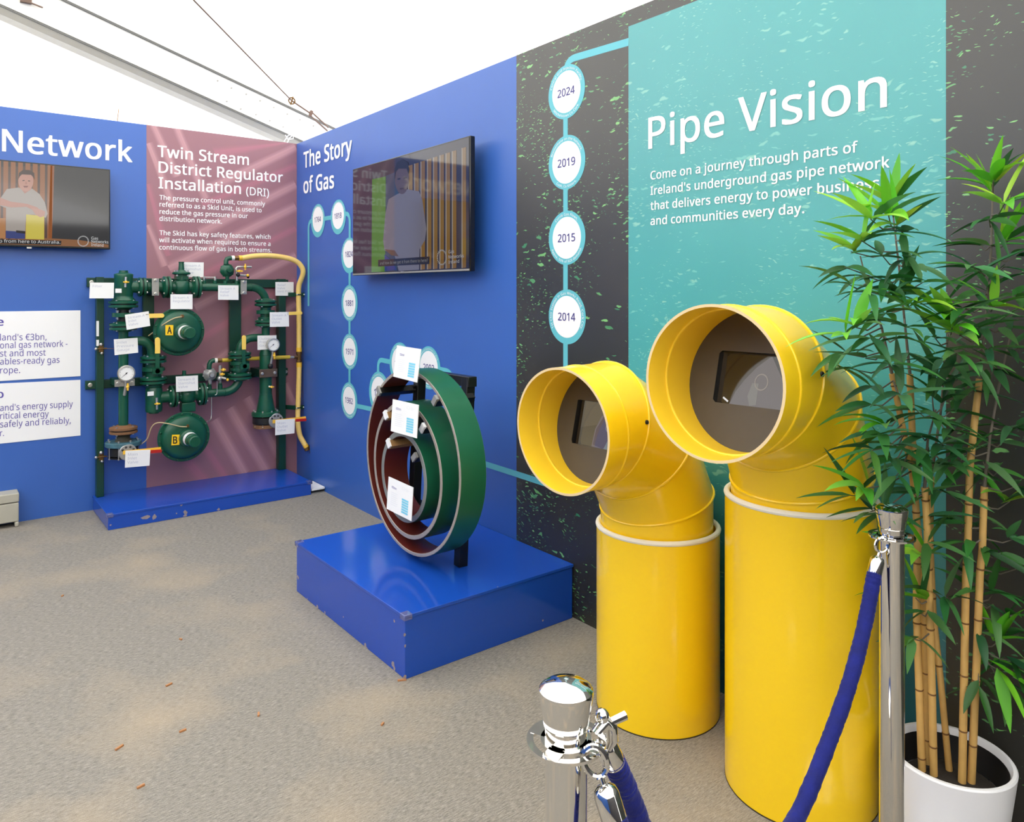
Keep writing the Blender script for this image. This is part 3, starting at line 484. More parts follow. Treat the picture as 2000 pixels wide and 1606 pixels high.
rt = thing('tent_rafter', (R1.x, .36, R1.z), 'white aluminium tent rafter sloping down behind the corner of the display walls', 'beam')
d3 = V((1, 0, slope)).normalized(); nrm = V((-slope, 0, 1)).normalized()
ra = V((XR, .30, raf(XR))); rb = V((XE-.05, .30, raf(XE-.05)))
hgt = .19
b = MB(); b.plate([ra, rb, rb+nrm*hgt, ra+nrm*hgt], (0, 1, 0), .12); b.build('web', alu, rt, smooth=False)
b = MB(); b.plate([ra-nrm*.004+V((0, -.004, 0)), rb-nrm*.004+V((0, -.004, 0)), rb-nrm*.016+V((0, -.004, 0)), ra-nrm*.016+V((0, -.004, 0))], (0, 1, 0), .01); b.build('lower_groove', alu_dark, rt, smooth=False)
b = MB(); b.plate([ra-nrm*.012, rb-nrm*.012, rb-nrm*.055+V((0, .02, 0)), ra-nrm*.055+V((0, .02, 0))], (0, 1, 0), .12); b.build('lower_flange', alu_under, rt, smooth=False)
b = MB(); b.plate([ra+nrm*hgt+V((0, -.012, 0)), rb+nrm*hgt+V((0, -.012, 0)), rb+nrm*(hgt+.017)+V((0, -.012, 0)), ra+nrm*(hgt+.017)+V((0, -.012, 0))], (0, 1, 0), .10); b.build('keder_rail', alu_dark, rt, smooth=False)
for (px, py) in ((425, 158), (452, 172), (481, 184), (508, 197), (535, 210), (561, 223), (443, 198), (470, 213), (500, 224), (527, 236), (553, 248), (586, 234), (612, 246)):
    p = on_y(px, py, .30)
    MB().cyl(p, p+NY*.006, .006, seg=8).build('rivet', plate_m, rt)
p = on_y(50, 4, .30)
MB().box(p+V((-.03, -.03, -.01)), p+V((.03, 0, .05))).beam(p+V((0, -.02, 0)), p+V((.09, -.02, -.02)), .008, .008).build('hook_bracket', cable_m, rt)
# bracing wire with shackle and turnbuckle
WP = lambda px, py: on_y(px, py, .22 - .0)
def under_roof(px, py, drop):
    r = ray(px, py); k = (raf(CAM.x)+zc-drop-CAM.z)/(r.z-slope*r.x); return CAM+r*k
w0 = under_roof(640, 252, .16); w1 = under_roof(607, 222, .16); w2 = under_roof(570, 197, .16)
dw = (w2-w0).normalized(); w3 = under_roof(378, 0, .16)
wr = thing('bracing_wire', w0, 'thin rusty bracing wire with shackle and turnbuckle below the tent roof', 'wire')
MB().tube([w2, w2.lerp(w3, .5), w3, w3+(w3-w2)*.4], .0045, 8).build('wire', cable_m, wr)
b = MB(); sd = dw.cross(V((0, 1, 0))).normalized()
b.tube([w0+sd*.014, w1+sd*.014], .006, 8); b.tube([w0-sd*.014, w1-sd*.014], .006, 8); b.beam(w1-sd*.022, w1+sd*.022, .02, .02); b.tube([w1, w2], .006, 8)
b.build('turnbuckle', cable_m, wr)
b = MB(); b.torus(w2, V((0, 1, 0)), .022, .005, 18, 8); b.tube([w2-sd*.03, w2+sd*.03], .006, 8); b.build('shackle', brass, wr)
p = on_y(565, 270, .1)
cl = MB(); cl.tube([p+V((-.04, 0, -.03)), p+V((-.01, -.01, .02)), p+V((.03, 0, .03)), p+V((.03, 0, 0)), p+V((-.01, 0, -.01)), p+V((-.03, 0, .02))], .004, 6)
cl.tube([p+V((-.02, 0, -.05)), p+V((0, 0, 0)), p+V((.02, 0, .02))], .004, 6)
cl.build('cable_tie', mat('white_nylon', (240, 240, 240), .4), rt)
p0 = on_y(229, 238, .03); p1 = on_y(232, 213, .05)
o = MB().tube([p0, p1], .0025, 6).build('thin_cane', wood_m); tag(o, 'thin pale stick poking up above the back display wall', 'stick')

# ------------------------------------------------------------------ printed graphics on the back wall
def qy(pts, off): return [on_y(x, y, 0)+NY*off for x, y in pts]
def qx(pts, off): return [on_x(x, y, 0)+NX*off for x, y in pts]
xl = on_y(286, 600).x
b = MB()
base_c = lin((152, 108, 118)); lite = lin((188, 142, 148)); mid_c = lin((172, 112, 126))
b.poly([(xl, -.001, 0), (-.0005, -.001, 0), (-.0005, -.001, HW), (xl, -.001, HW)], 0, base_c)
def mixc(a, c, t): return tuple(a[i]*(1-t)+c[i]*t for i in range(4))
def strip(pa, pb, w, tone):
    strip.k += 1
    A = on_y(*pa); B = on_y(*pb); d = (B-A).normalized(); s_ = d.cross(V((0, 1, 0)))
    for k, (a0, a1, t) in enumerate([(-1, -.8, .15), (-.8, -.6, .35), (-.6, -.35, .6), (-.35, .1, .9), (.1, .4, 1), (.4, .6, .6), (.6, .8, .35), (.8, 1, .15)]):
        pts = [A+s_*w*a0, B+s_*w*a0, B+s_*w*a1, A+s_*w*a1]
        pts = [V((min(-.001, max(xl, q.x)), -.0012-.00003*strip.k, min(HW, max(0, q.z)))) for q in pts]
        b.poly(pts, 0, mixc(base_c, tone, t))
strip.k = 0
for (pa, pb, w, tn) in [((400, 372), (578, 288), .040, lite), ((395, 400), (578, 324), .032, mid_c), ((390, 455), (578, 361), .042, lite), ((330, 525), (578, 404), .044, lite),
                        ((350, 560), (578, 446), .036, mid_c), ((380, 600), (578, 500), .04, lite), ((395, 660), (578, 548), .04, mid_c), ((400, 720), (578, 593), .036, lite),
                        ((420, 300), (560, 246), .05, mid_c),
                        ((300, 240), (346, 345), .032, lite), ((346, 245), (402, 388), .034, lite), ((288, 280), (340, 408), .034, lite), ((286, 360), (328, 500), .034, mid_c), ((286, 440), (322, 520), .03, lite),
                        ((449, 797), (520, 921), .042, lite), ((419, 820), (478, 926), .042, lite), ((483, 776), (545, 890), .040, lite), ((556, 750), (577, 790), .034, lite), ((399, 871), (440, 932), .036, mid_c), ((330, 860), (400, 940), .05, mid_c), ((520, 760), (570, 850), .03, mid_c)]:
    strip(pa, pb, w, tn)
b.build('printed_panel', vcol_mat('red_pipe_print', .42), wall_back, smooth=False)

LB = -.0022
b = MB()
def ly(body, p, q, cap, bold=.0, prefix='', m=None):
    A = on_y(p[0], p[1]); B = on_y(q[0], q[1]); line(m or b, body, A, B, size(A, cap), NY*.0022, prefix, bold)
ly('Network', (5, 295), (257.6, 316.7), 42.5, .018, 'Our ')
b.build('heading_lettering', white, wall_back, smooth=False)
b = MB()
ly('Twin Stream', (308, 306), (485.5, 322.6), 22, .018); ly('District Regulator', (310, 337), (552, 356.4), 21.5, .018)
ly('Installation', (310, 367.6), (470, 379), 21.5, .018); ly('(DRI)', (480.7, 380.5), (525, 384.5), 15.5, .012)
for t_, p, q in [('The pressure control unit, commonly', (311.5, 390), (517.4, 402.5)), ('referred to as a Skid Unit, is used to', (311.5, 403.3), (510.6, 415)),
                 ('reduce the gas pressure in our', (311.5, 417.6), (483.6, 426.3)), ('distribution network.', (311.5, 431.3), (433, 437)),
                 ('The Skid has key safety features, which', (311.5, 459), (528, 467)), ('will activate when required to ensure a', (311, 473), (528, 480.5)),
                 ('continuous flow of gas in both streams.', (311, 487.3), (530, 493))]:
    ly(t_, p, q, 9, .02)
b.build('panel_lettering', white, wall_back, smooth=False)
for pts in ([(-170, 611), (157, 606.3), (157, 734.6), (-170, 755)], [(-170, 757), (157, 742), (157, 850.6), (-170, 884)]):
    z1 = on_y(*pts[1]).z; z0 = on_y(*pts[2]).z; x1 = on_y(*pts[1]).x; x0 = x1-1.25
    q = [on_y(*p) for p in pts]
    bb = MB(); bb.plate([q[0]+NY*.001, q[1]+NY*.001, q[2]+NY*.001, q[3]+NY*.001], NY, .003); bb.build('white_panel', white, wall_back, smooth=False)
b = MB()
def lp(body, p, q, cap, prefix='', bold=.0):
    A = on_y(*p); B = on_y(*q); line(b, body, A, B, size(A, cap), NY*.0052, prefix, bold)
lp('e', (-6, 636), (6.5, 636), 15, 'Th', .02)
lp("land's €3bn,", (0, 665.2), (90.6, 664), 12.5, 'Ire', .006); lp('onal gas network -', (0, 680.8), (131.6, 677), 12.5, 'nati', .006)
lp('st and most', (0, 696.6), (89, 694.5), 12.5, 'newe', .006); lp('ables-ready gas', (0, 712.5), (116, 708.6), 12.5, 'renew', .006); lp('rope.', (0, 729.5), (39, 728.6), 12.5, 'in Eu', .006)
lp('o', (-6, 777), (6.5, 777), 15, 'D', .02)
lp("and's energy supply", (0, 803), (142, 794.7), 12.5, 'Irel', .006); lp('ritical energy', (0, 818.6), (95, 814), 12.5, 'c', .006)
lp('safely and reliably,', (0, 835), (138, 826.7), 12.5, 'gas ', .006); lp('r.', (0, 852), (7.5, 851.5), 12.5, 'yea', .006)
b.build('violet_lettering', violet, wall_back, smooth=False)

# ------------------------------------------------------------------ printed graphics on the right wall
ym = on_x(1009, 600).y
mural = fleck_print('leaf_photo_print', (54, 50, 44), (26, 30, 28), (40, 124, 84), (128, 196, 112), .42, .95)
b = MB(); b.poly([(-.001, ym, 0), (-.001, -7.2, 0), (-.001, -7.2, HW), (-.001, ym, HW)]); b.build('leaf_mural', mural, wall_right, smooth=False)
yt0 = on_x(1228, 300).y; yt1 = on_x(1848, 600).y; zt = on_x(1228, 52).z
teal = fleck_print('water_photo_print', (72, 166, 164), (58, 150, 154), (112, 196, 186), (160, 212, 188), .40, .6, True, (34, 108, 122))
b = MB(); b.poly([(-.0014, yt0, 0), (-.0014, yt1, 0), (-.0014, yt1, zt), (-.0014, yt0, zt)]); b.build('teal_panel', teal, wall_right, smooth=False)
b = MB()
def lx(body, p, q, cap, bold=.0, o=.003):
    A = on_x(*p); B = on_x(*q); line(b, body, A, B, size(A, cap), NX*o, '', bold)
lx('Pipe Vision', (1268, 291), (1732, 208.2), 60, .012)
b.build('heading_lettering', white, wall_right, smooth=False)
b = MB()
for t_, p, q in [('Come on a journey through parts of', (1271.8, 351.2), (1676, 297)), ("Ireland's underground gas pipe network", (1271.8, 381), (1737.8, 327.2)),
                 ('that delivers energy to power businesses', (1271.8, 410.4), (1752, 364)), ('and communities every day.', (1271.8, 439.8), (1571.4, 416.2))]:
    lx(t_, p, q, 16, .018)
b.build('panel_lettering', white, wall_right, smooth=False)
b = MB(); lx('The Story', (594, 328.5), (687.6, 300), 30, .03); lx('of Gas', (594, 377.5), (652.7, 366.5), 29, .03)
b.build('story_lettering', white, wall_right, smooth=False)

def ribbon(mb, pts, w, off=.0016, rad=.06):
    P = [on_x(*p) for p in pts]; Q = [P[0]]
    for i in range(1, len(P)-1):
        a = (P[i-1]-P[i]); c = (P[i+1]-P[i]); r = min(rad, a.length*.45, c.length*.45)
        A = P[i]+a.normalized()*r; B = P[i]+c.normalized()*r
        for k in range(9):
            t = k/8; Q.append(A*(1-t)**2+P[i]*2*t*(1-t)+B*t*t)
    Q.append(P[-1]); L_ = []; R_ = []
    for i in range(len(Q)):
        t = (Q[min(i+1, len(Q)-1)]-Q[max(i-1, 0)]).normalized(); s_ = t.cross(V((1, 0, 0)))
        L_.append(Q[i]+s_*w/2+NX*off); R_.append(Q[i]-s_*w/2+NX*off)
    n = len(Q); mb.add(L_+R_, [(i, i+1, n+i+1, n+i) for i in range(n-1)])
b = MB(); lw = .028
ribbon(b, [(603, 598), (603, 432), (622, 429)], lw); ribbon(b, [(622, 429), (661, 423)], lw); ribbon(b, [(661, 420), (683.5, 416.5), (683, 600)], lw)
ribbon(b, [(683, 590), (683, 780)], lw); ribbon(b, [(683, 790), (744, 803), (744, 770)], lw); ribbon(b, [(739, 765), (739, 702), (781, 711)], lw, rad=.05); ribbon(b, [(781, 711), (838, 720)], lw)
ribbon(b, [(838, 717), (884, 727), (884, 886), (1009, 926), (1105, 957), (1105, 620)], lw); ribbon(b, [(1105, 640), (1105, 180)], lw); ribbon(b, [(1105, 180), (1105, 118), (1228, 82)], .030, rad=.07)
b.build('timeline_line', cyan, wall_right, smooth=False)
EY = V((0, -1, 0)); EZ = V((0, 0, 1))
badges = [(621.3, 431.2, 32.5, 24.6, '1764', '1st Gas Engine, Dublin Patent', '', 1), (661, 424, 34, 26, '1818', 'Gas Lighting Arrives Cork', '', 1), (682.5, 499, 35, 27, '1824', 'Dublin Gas Light Company Formed', '', 1),
          (683, 592.2, 35.4, 27, '1881', 'Founding of Town Gas,', '113 Gasworks in Ireland', 0), (683.3, 687, 35.3, 27, '1971', 'Kinsale Gas Found,', 'Kinsale, Co Cork', 0), (682.5, 782.5, 35.4, 27, '1982', 'Network Expansion,', 'Cork, Dublin Gas Line', 0),
          (741, 768, 42, 32, '1991', 'Demand Increase', '1st Interconnector', 0), (782, 711, 42, 33, '1999', 'Independent Supply', 'Of Gas Network', 0), (838, 718.5, 42, 33, '2002', 'Demand Continues to Rise', '2nd Interconnector', 0),
          (1106.6, 179.6, 52.8, 40.9, '2024', 'Central Grid Injectoin Facility,', 'Mitchelstown Co Cork.', 0), (1107, 317.3, 53, 41.5, '2019', 'Biomethane on the Network,', 'Cush, Co Kildare.', 0),
          (1107.3, 464.7, 53, 41, '2015', 'Corrib Gas Flows,', 'Appox. 50% of ROI demand.', 0), (1107.5, 619, 53.5, 41, '2014', '1st CNG Station in Gas Works Road, Cork City.', '', 0)]
for i, (px, py, ro, ri, yr, t1, t2, lowc) in enumerate(badges):
    c = on_x(px, py); Ro = size(c, ro); Ri = size(c, ri); off = .0018+.0003*(i % 2)
    bb = MB(); n = 64
    bb.poly([c+NX*off+EY*Ro*math.cos(2*PI*k/n)+EZ*Ro*math.sin(2*PI*k/n) for k in range(n)], 0)
    ci = c+EZ*((Ro-Ri)*.3 if lowc else 0)
    bb.poly([ci+NX*(off+.0006)+EY*Ri*math.cos(2*PI*k/n)+EZ*Ri*math.sin(2*PI*k/n) for k in range(n)], 1)
    bd = bb.build('timeline_badge', [cyan, white], wall_right, smooth=False)
    tb = MB(); cap = Ri*.40 if ro < 45 else Ri*.37
    hw = Ri*.60; sl = 0
    line(tb, yr, ci-EY*hw-EZ*cap/2, ci+EY*hw-EZ*cap/2, cap, NX*(off+.0012), '', .014)
    tb.build('year_lettering', navy, bd, smooth=False)
    ab = MB(); cr = (Ro-Ri)*.42; rr = Ri+(Ro-Ri)*.22
    long_ = yr == '2014'
    arc(ab, t1, c, EY, EZ, rr, cr, PI/2, NX*(off+.0012), True, .03, 0, 4.6 if long_ else (2.9 if len(t1) > 20 else 2.2))
    if t2: arc(ab, t2, c, EY, EZ, rr, cr, -PI/2, NX*(off+.0012), False, .03, 0, 2.6 if len(t2) > 18 else 1.7)
    ab.build('arc_lettering', white, bd, smooth=False)

# ------------------------------------------------------------------ wall televisions
def logo(mb, fn, c, rx, ry, texts, col, zs=1.0):
    """ring of short dashes and the three words beside it"""
    for k in range(26):
        a0 = 2*PI*k/26; a1 = a0+.13
        mb.poly([fn(c[0]+rx*f*math.cos(a), c[1]+ry*f*math.sin(a)) for f, a in ((.8, a0), (1, a0), (1, a1), (.8, a1))], 0, col)
screen_m = vcol_mat('lit_screen', .06, .5, emit=.85)
screen_dim = vcol_mat('dim_lit_screen', .05, .6, emit=.42)
def tcol(mb, body, A, B, cap, n, col, bold=0):
    k = len(mb.f); line(mb, body, A, B, cap, n, '', bold)
    for i in range(k, len(mb.f)): mb.c[i] = col
    mb.hascol = True

def make_tv_left():
    yp = -.085
    TR = on_y(215.5, 331, yp); BR = on_y(213, 487.5, yp); x1 = TR.x; zt_ = TR.z; zb = BR.z; x0 = x1-(zt_-zb)*1.745
    t = thing('wall_television', ((x0+x1)/2, yp, zb), 'flat television on the back wall showing a man leaning on a yellow cylinder', 'television')
    MB().box((x0, yp+.001, zb), (x1, yp+.035, zt_)).build('bezel', tv_black, t, bevel=.004)
    MB().box((x0+.1, yp+.035, zb+.05), (x1-.1, -.02, zt_-.18)).build('rear_housing', tv_black, t, bevel=.01)
    MB().box((x0+.3, -.02, zb+.12), (x1-.3, -.001, zb+.35)).build('wall_mount', tv_black, t)
    k = on_y(57, 483.5, yp); MB().box(k+V((-.012, -.003, -.006)), k+V((.012, .002, .002))).build('maker_badge', steel, t)
    s = MB(); N_ = 0
    def P(x, y, l): q = on_y(x*.2241, 180+y*.2241, yp); return V((max(x0+.008, min(x1-.008, q.x)), yp-.0004*l, max(zb+.012, min(zt_-.008, q.z))))
    def pg(pts, col, l): s.poly([P(x, y, l) for x, y in pts], 0, lin(col))
    xa = x0+.008; xb = x1-.008
    s.poly([(xa, yp-.0002, zb+.012), (xb, yp-.0002, zb+.012), (xb, yp-.0002, zt_-.008), (xa, yp-.0002, zt_-.008)], 0, lin((56, 54, 54)))
    pg([(-2600, 500), (470, 630), (445, 1300), (-2600, 1300)], (84, 66, 58), 1)
    for k in range(-14, 7):
        x = 30+k*64; pg([(x, 585+x*.08), (x+42, 588+x*.08), (x+38, 1290), (x-4, 1290)], (150, 98, 62), 2)
    pg([(440, 640), (474, 642), (452, 1290), (420, 1290)], (146, 88, 54), 2)
    pg([(476, 640), (960, 672), (960, 1310), (452, 1290)], (52, 52, 52), 2)
    pg([(-2600, 1262), (380, 1272), (680, 1288), (945, 1330), (945, 1400), (-2600, 1400)], (140, 96, 62), 3)
    pg([(-80, 1100), (48, 1098), (46, 1275), (-80, 1275)], (176, 124, 78), 4)
    pg([(50, 1205), (220, 1215), (215, 1280), (50, 1275)], (58, 68, 122), 4)
    pg([(0, 930), (60, 845), (160, 832), (225, 850), (275, 838), (345, 890), (390, 960), (415, 1060), (400, 1095), (330, 1090), (300, 1070), (228, 1068), (220, 1220), (50, 1208), (52, 1010), (0, 990)], (164, 155, 147), 5)
    pg([(140, 1205), (220, 1212), (220, 1235), (140, 1225)], (44, 40, 40), 6)
    pg([(185, 815), (268, 820), (275, 845), (215, 885), (180, 838)], (172, 124, 110), 6)
    pg([(225+66*math.cos(a), 775+92*math.sin(a)) for a in [2*PI*k/20 for k in range(20)]], (186, 138, 122), 7)
    pg([(160, 760), (165, 705), (200, 678), (255, 680), (298, 705), (302, 765), (288, 740), (270, 722), (190, 718), (172, 735)], (68, 52, 46), 8)
    pg([(196, 768), (214, 766), (214, 774), (196, 776)], (60, 44, 42), 8); pg([(244, 770), (262, 772), (262, 780), (244, 778)], (60, 44, 42), 8)
    pg([(222, 780), (232, 780), (236, 802), (218, 802)], (170, 118, 104), 8); pg([(202, 818), (246, 818), (238, 832), (210, 832)], (120, 66, 62), 8)
    pg([(0, 985), (0, 920), (95, 955), (240, 975), (330, 1008), (345, 1040), (300, 1035), (230, 1000), (95, 1005)], (182, 132, 116), 9)
    pg([(228, 1066), (385, 1082), (384, 1285), (222, 1280)], (204, 188, 78), 9)
    pg([(270, 1010), (345, 1020), (392, 1040), (388, 1080), (352, 1092), (310, 1070)], (186, 140, 124), 10)
    pg([(-560, 1268), (535, 1297), (530, 1333), (-560, 1312)], (34, 32, 32), 11)
    A = P(-540, 1300, 12); B = P(524, 1322, 12); tcol(s, "that's longer than a trip from here to Australia.", A, B, .018, NY*.001, lin((225, 225, 225)))
    for k in range(26):
        a0 = 2*PI*k/26; a1 = a0+.14
        pg([(724+50*f*math.cos(a), 1300+48*f*math.sin(a)) for f, a in ((.8, a0), (1, a0), (1, a1), (.8, a1))], (200, 200, 200), 11)
    for j, w in enumerate(('Gas', 'Networks', 'Ireland')):
        A = P(795, 1284+j*29, 12); B = P(795+(58, 148, 106)[j], 1286+j*29+(2, 5, 4)[j], 12); tcol(s, w, A, B, .017, NY*.001, lin((205, 205, 205)), .01)
    s.build('screen', screen_m, t, smooth=False)
make_tv_left()

def make_tv_right():
    xp = -.10
    TL = on_x(688.5, 331, xp); TR = on_x(918, 264, xp); BR = on_x(918.3, 530, xp); BL = on_x(686.5, 538.5, xp)
    y1 = TL.y; y0 = TR.y; zt_ = (TL.z+TR.z)/2; zb = (BL.z+BR.z)/2
    t = thing('wall_television', (xp, (y0+y1)/2, zb), 'flat television on the right wall with a dark picture of a standing man', 'television')
    MB().box((xp+.001, y0, zb), (xp+.03, y1, zt_)).build('bezel', tv_black, t, bevel=.004)
    MB().box((xp+.03, y0+.22, zb+.01), (-.022, y1-.1, zt_-.2)).build('rear_housing', tv_black, t, bevel=.01)
    MB().box((-.022, y0+.3, zb+.12), (-.001, y1-.3, zb+.35)).build('wall_mount', tv_black, t)
    k = on_x(786, 531, xp); MB().box(k+V((-.003, -.014, -.006)), k+V((.002, .014, .003))).build('maker_badge', steel, t)
    MB().box((xp-.002, y0+.005, zb+.003), (xp+.002, y1-.005, zb+.012)).build('lower_trim', plate_m, t)
    s = MB()
    def P(x, y, l): q = on_x(580+x*.1992, 240+y*.1992, xp); return V((xp-.0004*l, max(y0+.008, min(y1-.008, q.y)), max(zb+.014, min(zt_-.008, q.z))))
    def pg(pts, col, l): s.poly([P(x, y, l) for x, y in pts], 0, lin(col))
    s.poly([(xp-.0002, y0+.008, zb+.014), (xp-.0002, y1-.008, zb+.014), (xp-.0002, y1-.008, zt_-.008), (xp-.0002, y0+.008, zt_-.008)], 0, lin((56, 54, 76)))
    pg([(550, 500), (740, 420), (735, 1480), (545, 1490)], (62, 44, 74), 1)
    pg([(738, 555), (872, 525), (866, 1460), (732, 1465)], (92, 160, 44), 2)
    pg([(872, 520), (1000, 470), (980, 1450), (866, 1460)], (54, 84, 118), 1)
    for x in (1100, 1160, 1222, 1285, 1345, 1408, 1468, 1530, 1625):
        w = 34; pg([(x, 420-(x-1100)*.33), (x+w, 410-(x-1100)*.33), (x+w, 1440-(x-1100)*.04), (x, 1445-(x-1100)*.04)], (160, 118, 44), 2)
        pg([(x-10, 420-(x-1100)*.33), (x, 420-(x-1100)*.33), (x, 1445-(x-1100)*.04), (x-10, 1445-(x-1100)*.04)], (190, 176, 160), 2)
    pg([(985, 700), (1085, 652), (1200, 672), (1232, 760), (1272, 1040), (1258, 1150), (1205, 1240), (1200, 1440), (1000, 1452), (960, 1300), (860, 1250), (848, 1150), (868, 900), (900, 750)], (146, 142, 158), 4)
    pg([(1032+70*math.cos(a), 545+155*math.sin(a)) for a in [2*PI*k/20 for k in range(20)]], (112, 92, 98), 5)
    pg([(962, 560), (960, 460), (985, 385), (1040, 358), (1090, 385), (1106, 460), (1098, 510), (1080, 450), (1000, 450), (975, 480)], (40, 34, 40), 6)
    pg([(990, 545), (1018, 540), (1018, 555), (990, 560)], (50, 40, 46), 6); pg([(1050, 535), (1078, 530), (1078, 545), (1050, 550)], (50, 40, 46), 6); pg([(1010, 640), (1060, 632), (1055, 650), (1015, 656)], (80, 56, 62), 6)
    pg([(860, 1240), (960, 1250), (1000, 1310), (930, 1300)], (124, 92, 70), 6)
    pg([(862, 1290), (940, 1360), (980, 1440), (862, 1455)], (52, 70, 160), 5)
    pg([(800, 1345), (1305, 1310), (1302, 1385), (800, 1410)], (46, 40, 48), 7)
    A = P(820, 1392, 8); B = P(1290, 1362, 8); tcol(s, "and how do we get it from there to here?", A, B, .016, NX*.001, lin((170, 170, 175)))
    for k in range(26):
        a0 = 2*PI*k/26; a1 = a0+.14
        pg([(1425+48*f*math.cos(a), 1320+78*f*math.sin(a)) for f, a in ((.8, a0), (1, a0), (1, a1), (.8, a1))], (200, 200, 200), 7)
    for j, w in enumerate(('Gas', 'Networks', 'Ireland')):
        A = P(1492, 1282+j*50, 8); B = P(1492+(55, 150, 106)[j], 1276+j*50-(0, 6, 4)[j], 8); tcol(s, w, A, B, .016, NX*.001, lin((200, 200, 205)), .01)
    s.build('screen', screen_dim, t, smooth=False)
make_tv_right()

# ------------------------------------------------------------------ blue podiums
def podium(loc, a, c, h, label, chips, corners):
    t = thing('display_podium', loc, label, 'podium')
    MB().box((a[0]+.004, a[1]+.004, .0), (c[0]-.004, c[1]-.004, h-.012)).build('plinth', podium_m, t, bevel=.002)
    MB().box((a[0], a[1], h-.012), (c[0], c[1], h)).build('top_board', podium_m, t, bevel=.0015)
    for pts, n in chips:
        MB().poly([p+V(n)*.0006 for p in pts]).build('paint_chip', chip_m, t, smooth=False)
    for (x, y, sx, sy) in corners:
        s = .030
        m_ = MB().box((min(x-.003*sx, x+s*sx), min(y-.003*sy, y+s*sy), h-.018), (max(x-.003*sx, x+s*sx), max(y-.003*sy, y+s*sy), h+.003))
        m_.build('corner_guard', acrylic, t, bevel=.002)
    return t
def blob(o, e1, e2, r, n=9, ax=1.0):
    return [o+V(e1)*(r*ax*math.cos(2*PI*k/n)*random.uniform(.5, 1.2))+V(e2)*(r*math.sin(2*PI*k/n)*random.uniform(.6, 1.2)) for k in range(n)]
PX0, PY0, PY1, PH = -.807, -2.972, -1.988, .225
e_y = V((0, 1, 0)); e_x = V((1, 0, 0))
chL = []
for (px, py, r) in ((714, 1262, .014), (717, 1268, .010), (768, 1298, .013), (770, 1305, .009), (635, 1197, .007), (620, 1186, .010), (582, 1128, .010), (688, 1246, .005), (671, 1205, .004), (770, 1213, .006), (600, 1170, .004)):
    chL.append((blob(on_x(px, py, PX0+.004), e_y, UP, r), NX))
for (px, py, r) in ((790, 1240, .006), (791, 1262, .005), (863, 1305, .005), (972, 1148, .005), (1060, 1212, .004), (790, 1322, .008)):
    chL.append((blob(on_y(px, py, PY0+.004), e_x, UP, r), NY))
podium((-.4, -2.48, 0), (PX0, PY0), (-.004, PY1), PH, 'deep square blue gloss podium under the three nested pipe rings', chL, [(PX0, PY0, 1, 1), (PX0, PY1, 1, -1)])
SX0, SX1, SY0, SH = -1.318, -.100, -.508, .090
chS = []
for (px, py, r, ax) in ((285, 1011, .012, 3), (301, 1010, .016, 1), (362, 1001, .014, 1), (362, 1007, .010, 1.4), (354, 986, .008, 1), (427, 995, .009, 1.3), (563, 976, .005, 1), (345, 1003, .005, 1), (216, 1026, .005, 1)):
    chS.append((blob(on_y(px, py, SY0+.004), e_x, UP, r, 9, ax), NY))
podium((-.7, -.25, 0), (SX0, SY0), (SX1, -.003), SH, 'low wide blue podium under the green pressure control skid', chS, [(SX0, SY0, 1, 1), (SX1, SY0, -1, 1)])
tb = thing('cable_box', (-.05, -.42, 0), 'small white floor box in the wall corner beside the low blue podium', 'box')
q = [on_z(612, 958, .035), on_z(636, 955, .035)]
MB().box((-.098, -.50, .022), (-.004, -.30, .036)).build('lid', white, tb, bevel=.002)
MB().box((-.096, -.492, .006), (-.006, -.31, .022)).build('body', blackm, tb)
MB().box((-.098, -.497, .0), (-.004, -.30, .006)).build('base', plate_m, tb)
# beige block by the back wall
p = on_z(37, 1029, 0)
cr = thing('ballast_block', (p.x-.2, p.y+.06, 0), 'beige plastic block standing against the blue back wall under the white panels', 'block')
x1 = p.x; y0 = p.y; hb = .195
b = MB(); b.box((x1-.42, y0, .03), (x1, y0+.14, hb-.055)); b.box((x1-.42, y0, 0), (x1-.165, y0+.14, .03)); b.box((x1-.02, y0, 0), (x1, y0+.14, .03))
b.build('body', plastic_beige, cr, bevel=.006)
MB().box((x1-.422, y0-.0015, hb-.052), (x1+.0015, y0+.1415, hb)).build('lid', plastic_beige, cr, bevel=.006)

# ------------------------------------------------------------------ green pressure control skid
SK = V((-.70, -.10, SH))
sk = thing('pressure_control_skid', SK, 'dark green pressure control skid of valves, pipes and two round regulators on the low podium', 'gas skid')
YP = -.17; YF = -.067
_bolt = {}
def bolt(parent, pos, ax, half, r=.0065):
    key = (ax, round(half, 3))
    if key not in _bolt:
        d = {'x': V((1, 0, 0)), 'y': V((0, 1, 0)), 'z': V((0, 0, 1))}[ax]
        b = MB(); b.cyl(SK-d*(half+.008), SK+d*(half+.008), r*.55, seg=8)
        b.cyl(SK-d*(half+.006), SK-d*half, r, seg=6); b.cyl(SK+d*half, SK+d*(half+.006), r, seg=6)
        o = b.build('bolt', steel, parent); _bolt[key] = o; o.location = pos-SK; return o
    return inst(_bolt[key], 'bolt', parent, pos-SK)
def flange(c, ax, r, th=.016, gap=.007, n=4, a0=PI/4, mats=None, name='flange'):
    d = V((1, 0, 0)) if ax == 'x' else V((0, 0, 1))
    b = MB(); c = V(c); e = .003; h = gap/2
    for s in (-1, 1):
        b.lathe(c, d*s, [(h, r-e), (h+e*.6, r), (h+th-e*.6, r), (h+th, r-e), (h+th+.004, r*.62), (h+th+.012, r*.5)], 32)
    b.lathe(c, d, [(-h, r*.86), (h, r*.86)], 32, m=1, close=False)
    o = b.build(name, mats or [sgreen, blackm], sk)
    e1 = V((0, 1, 0)); e2 = d.cross(e1)
    for k in range(n):
        a = a0+2*PI*k/n; bolt(o, c+(e1*math.cos(a)+e2*math.sin(a))*(r*.8), ax, h+th)
    return o
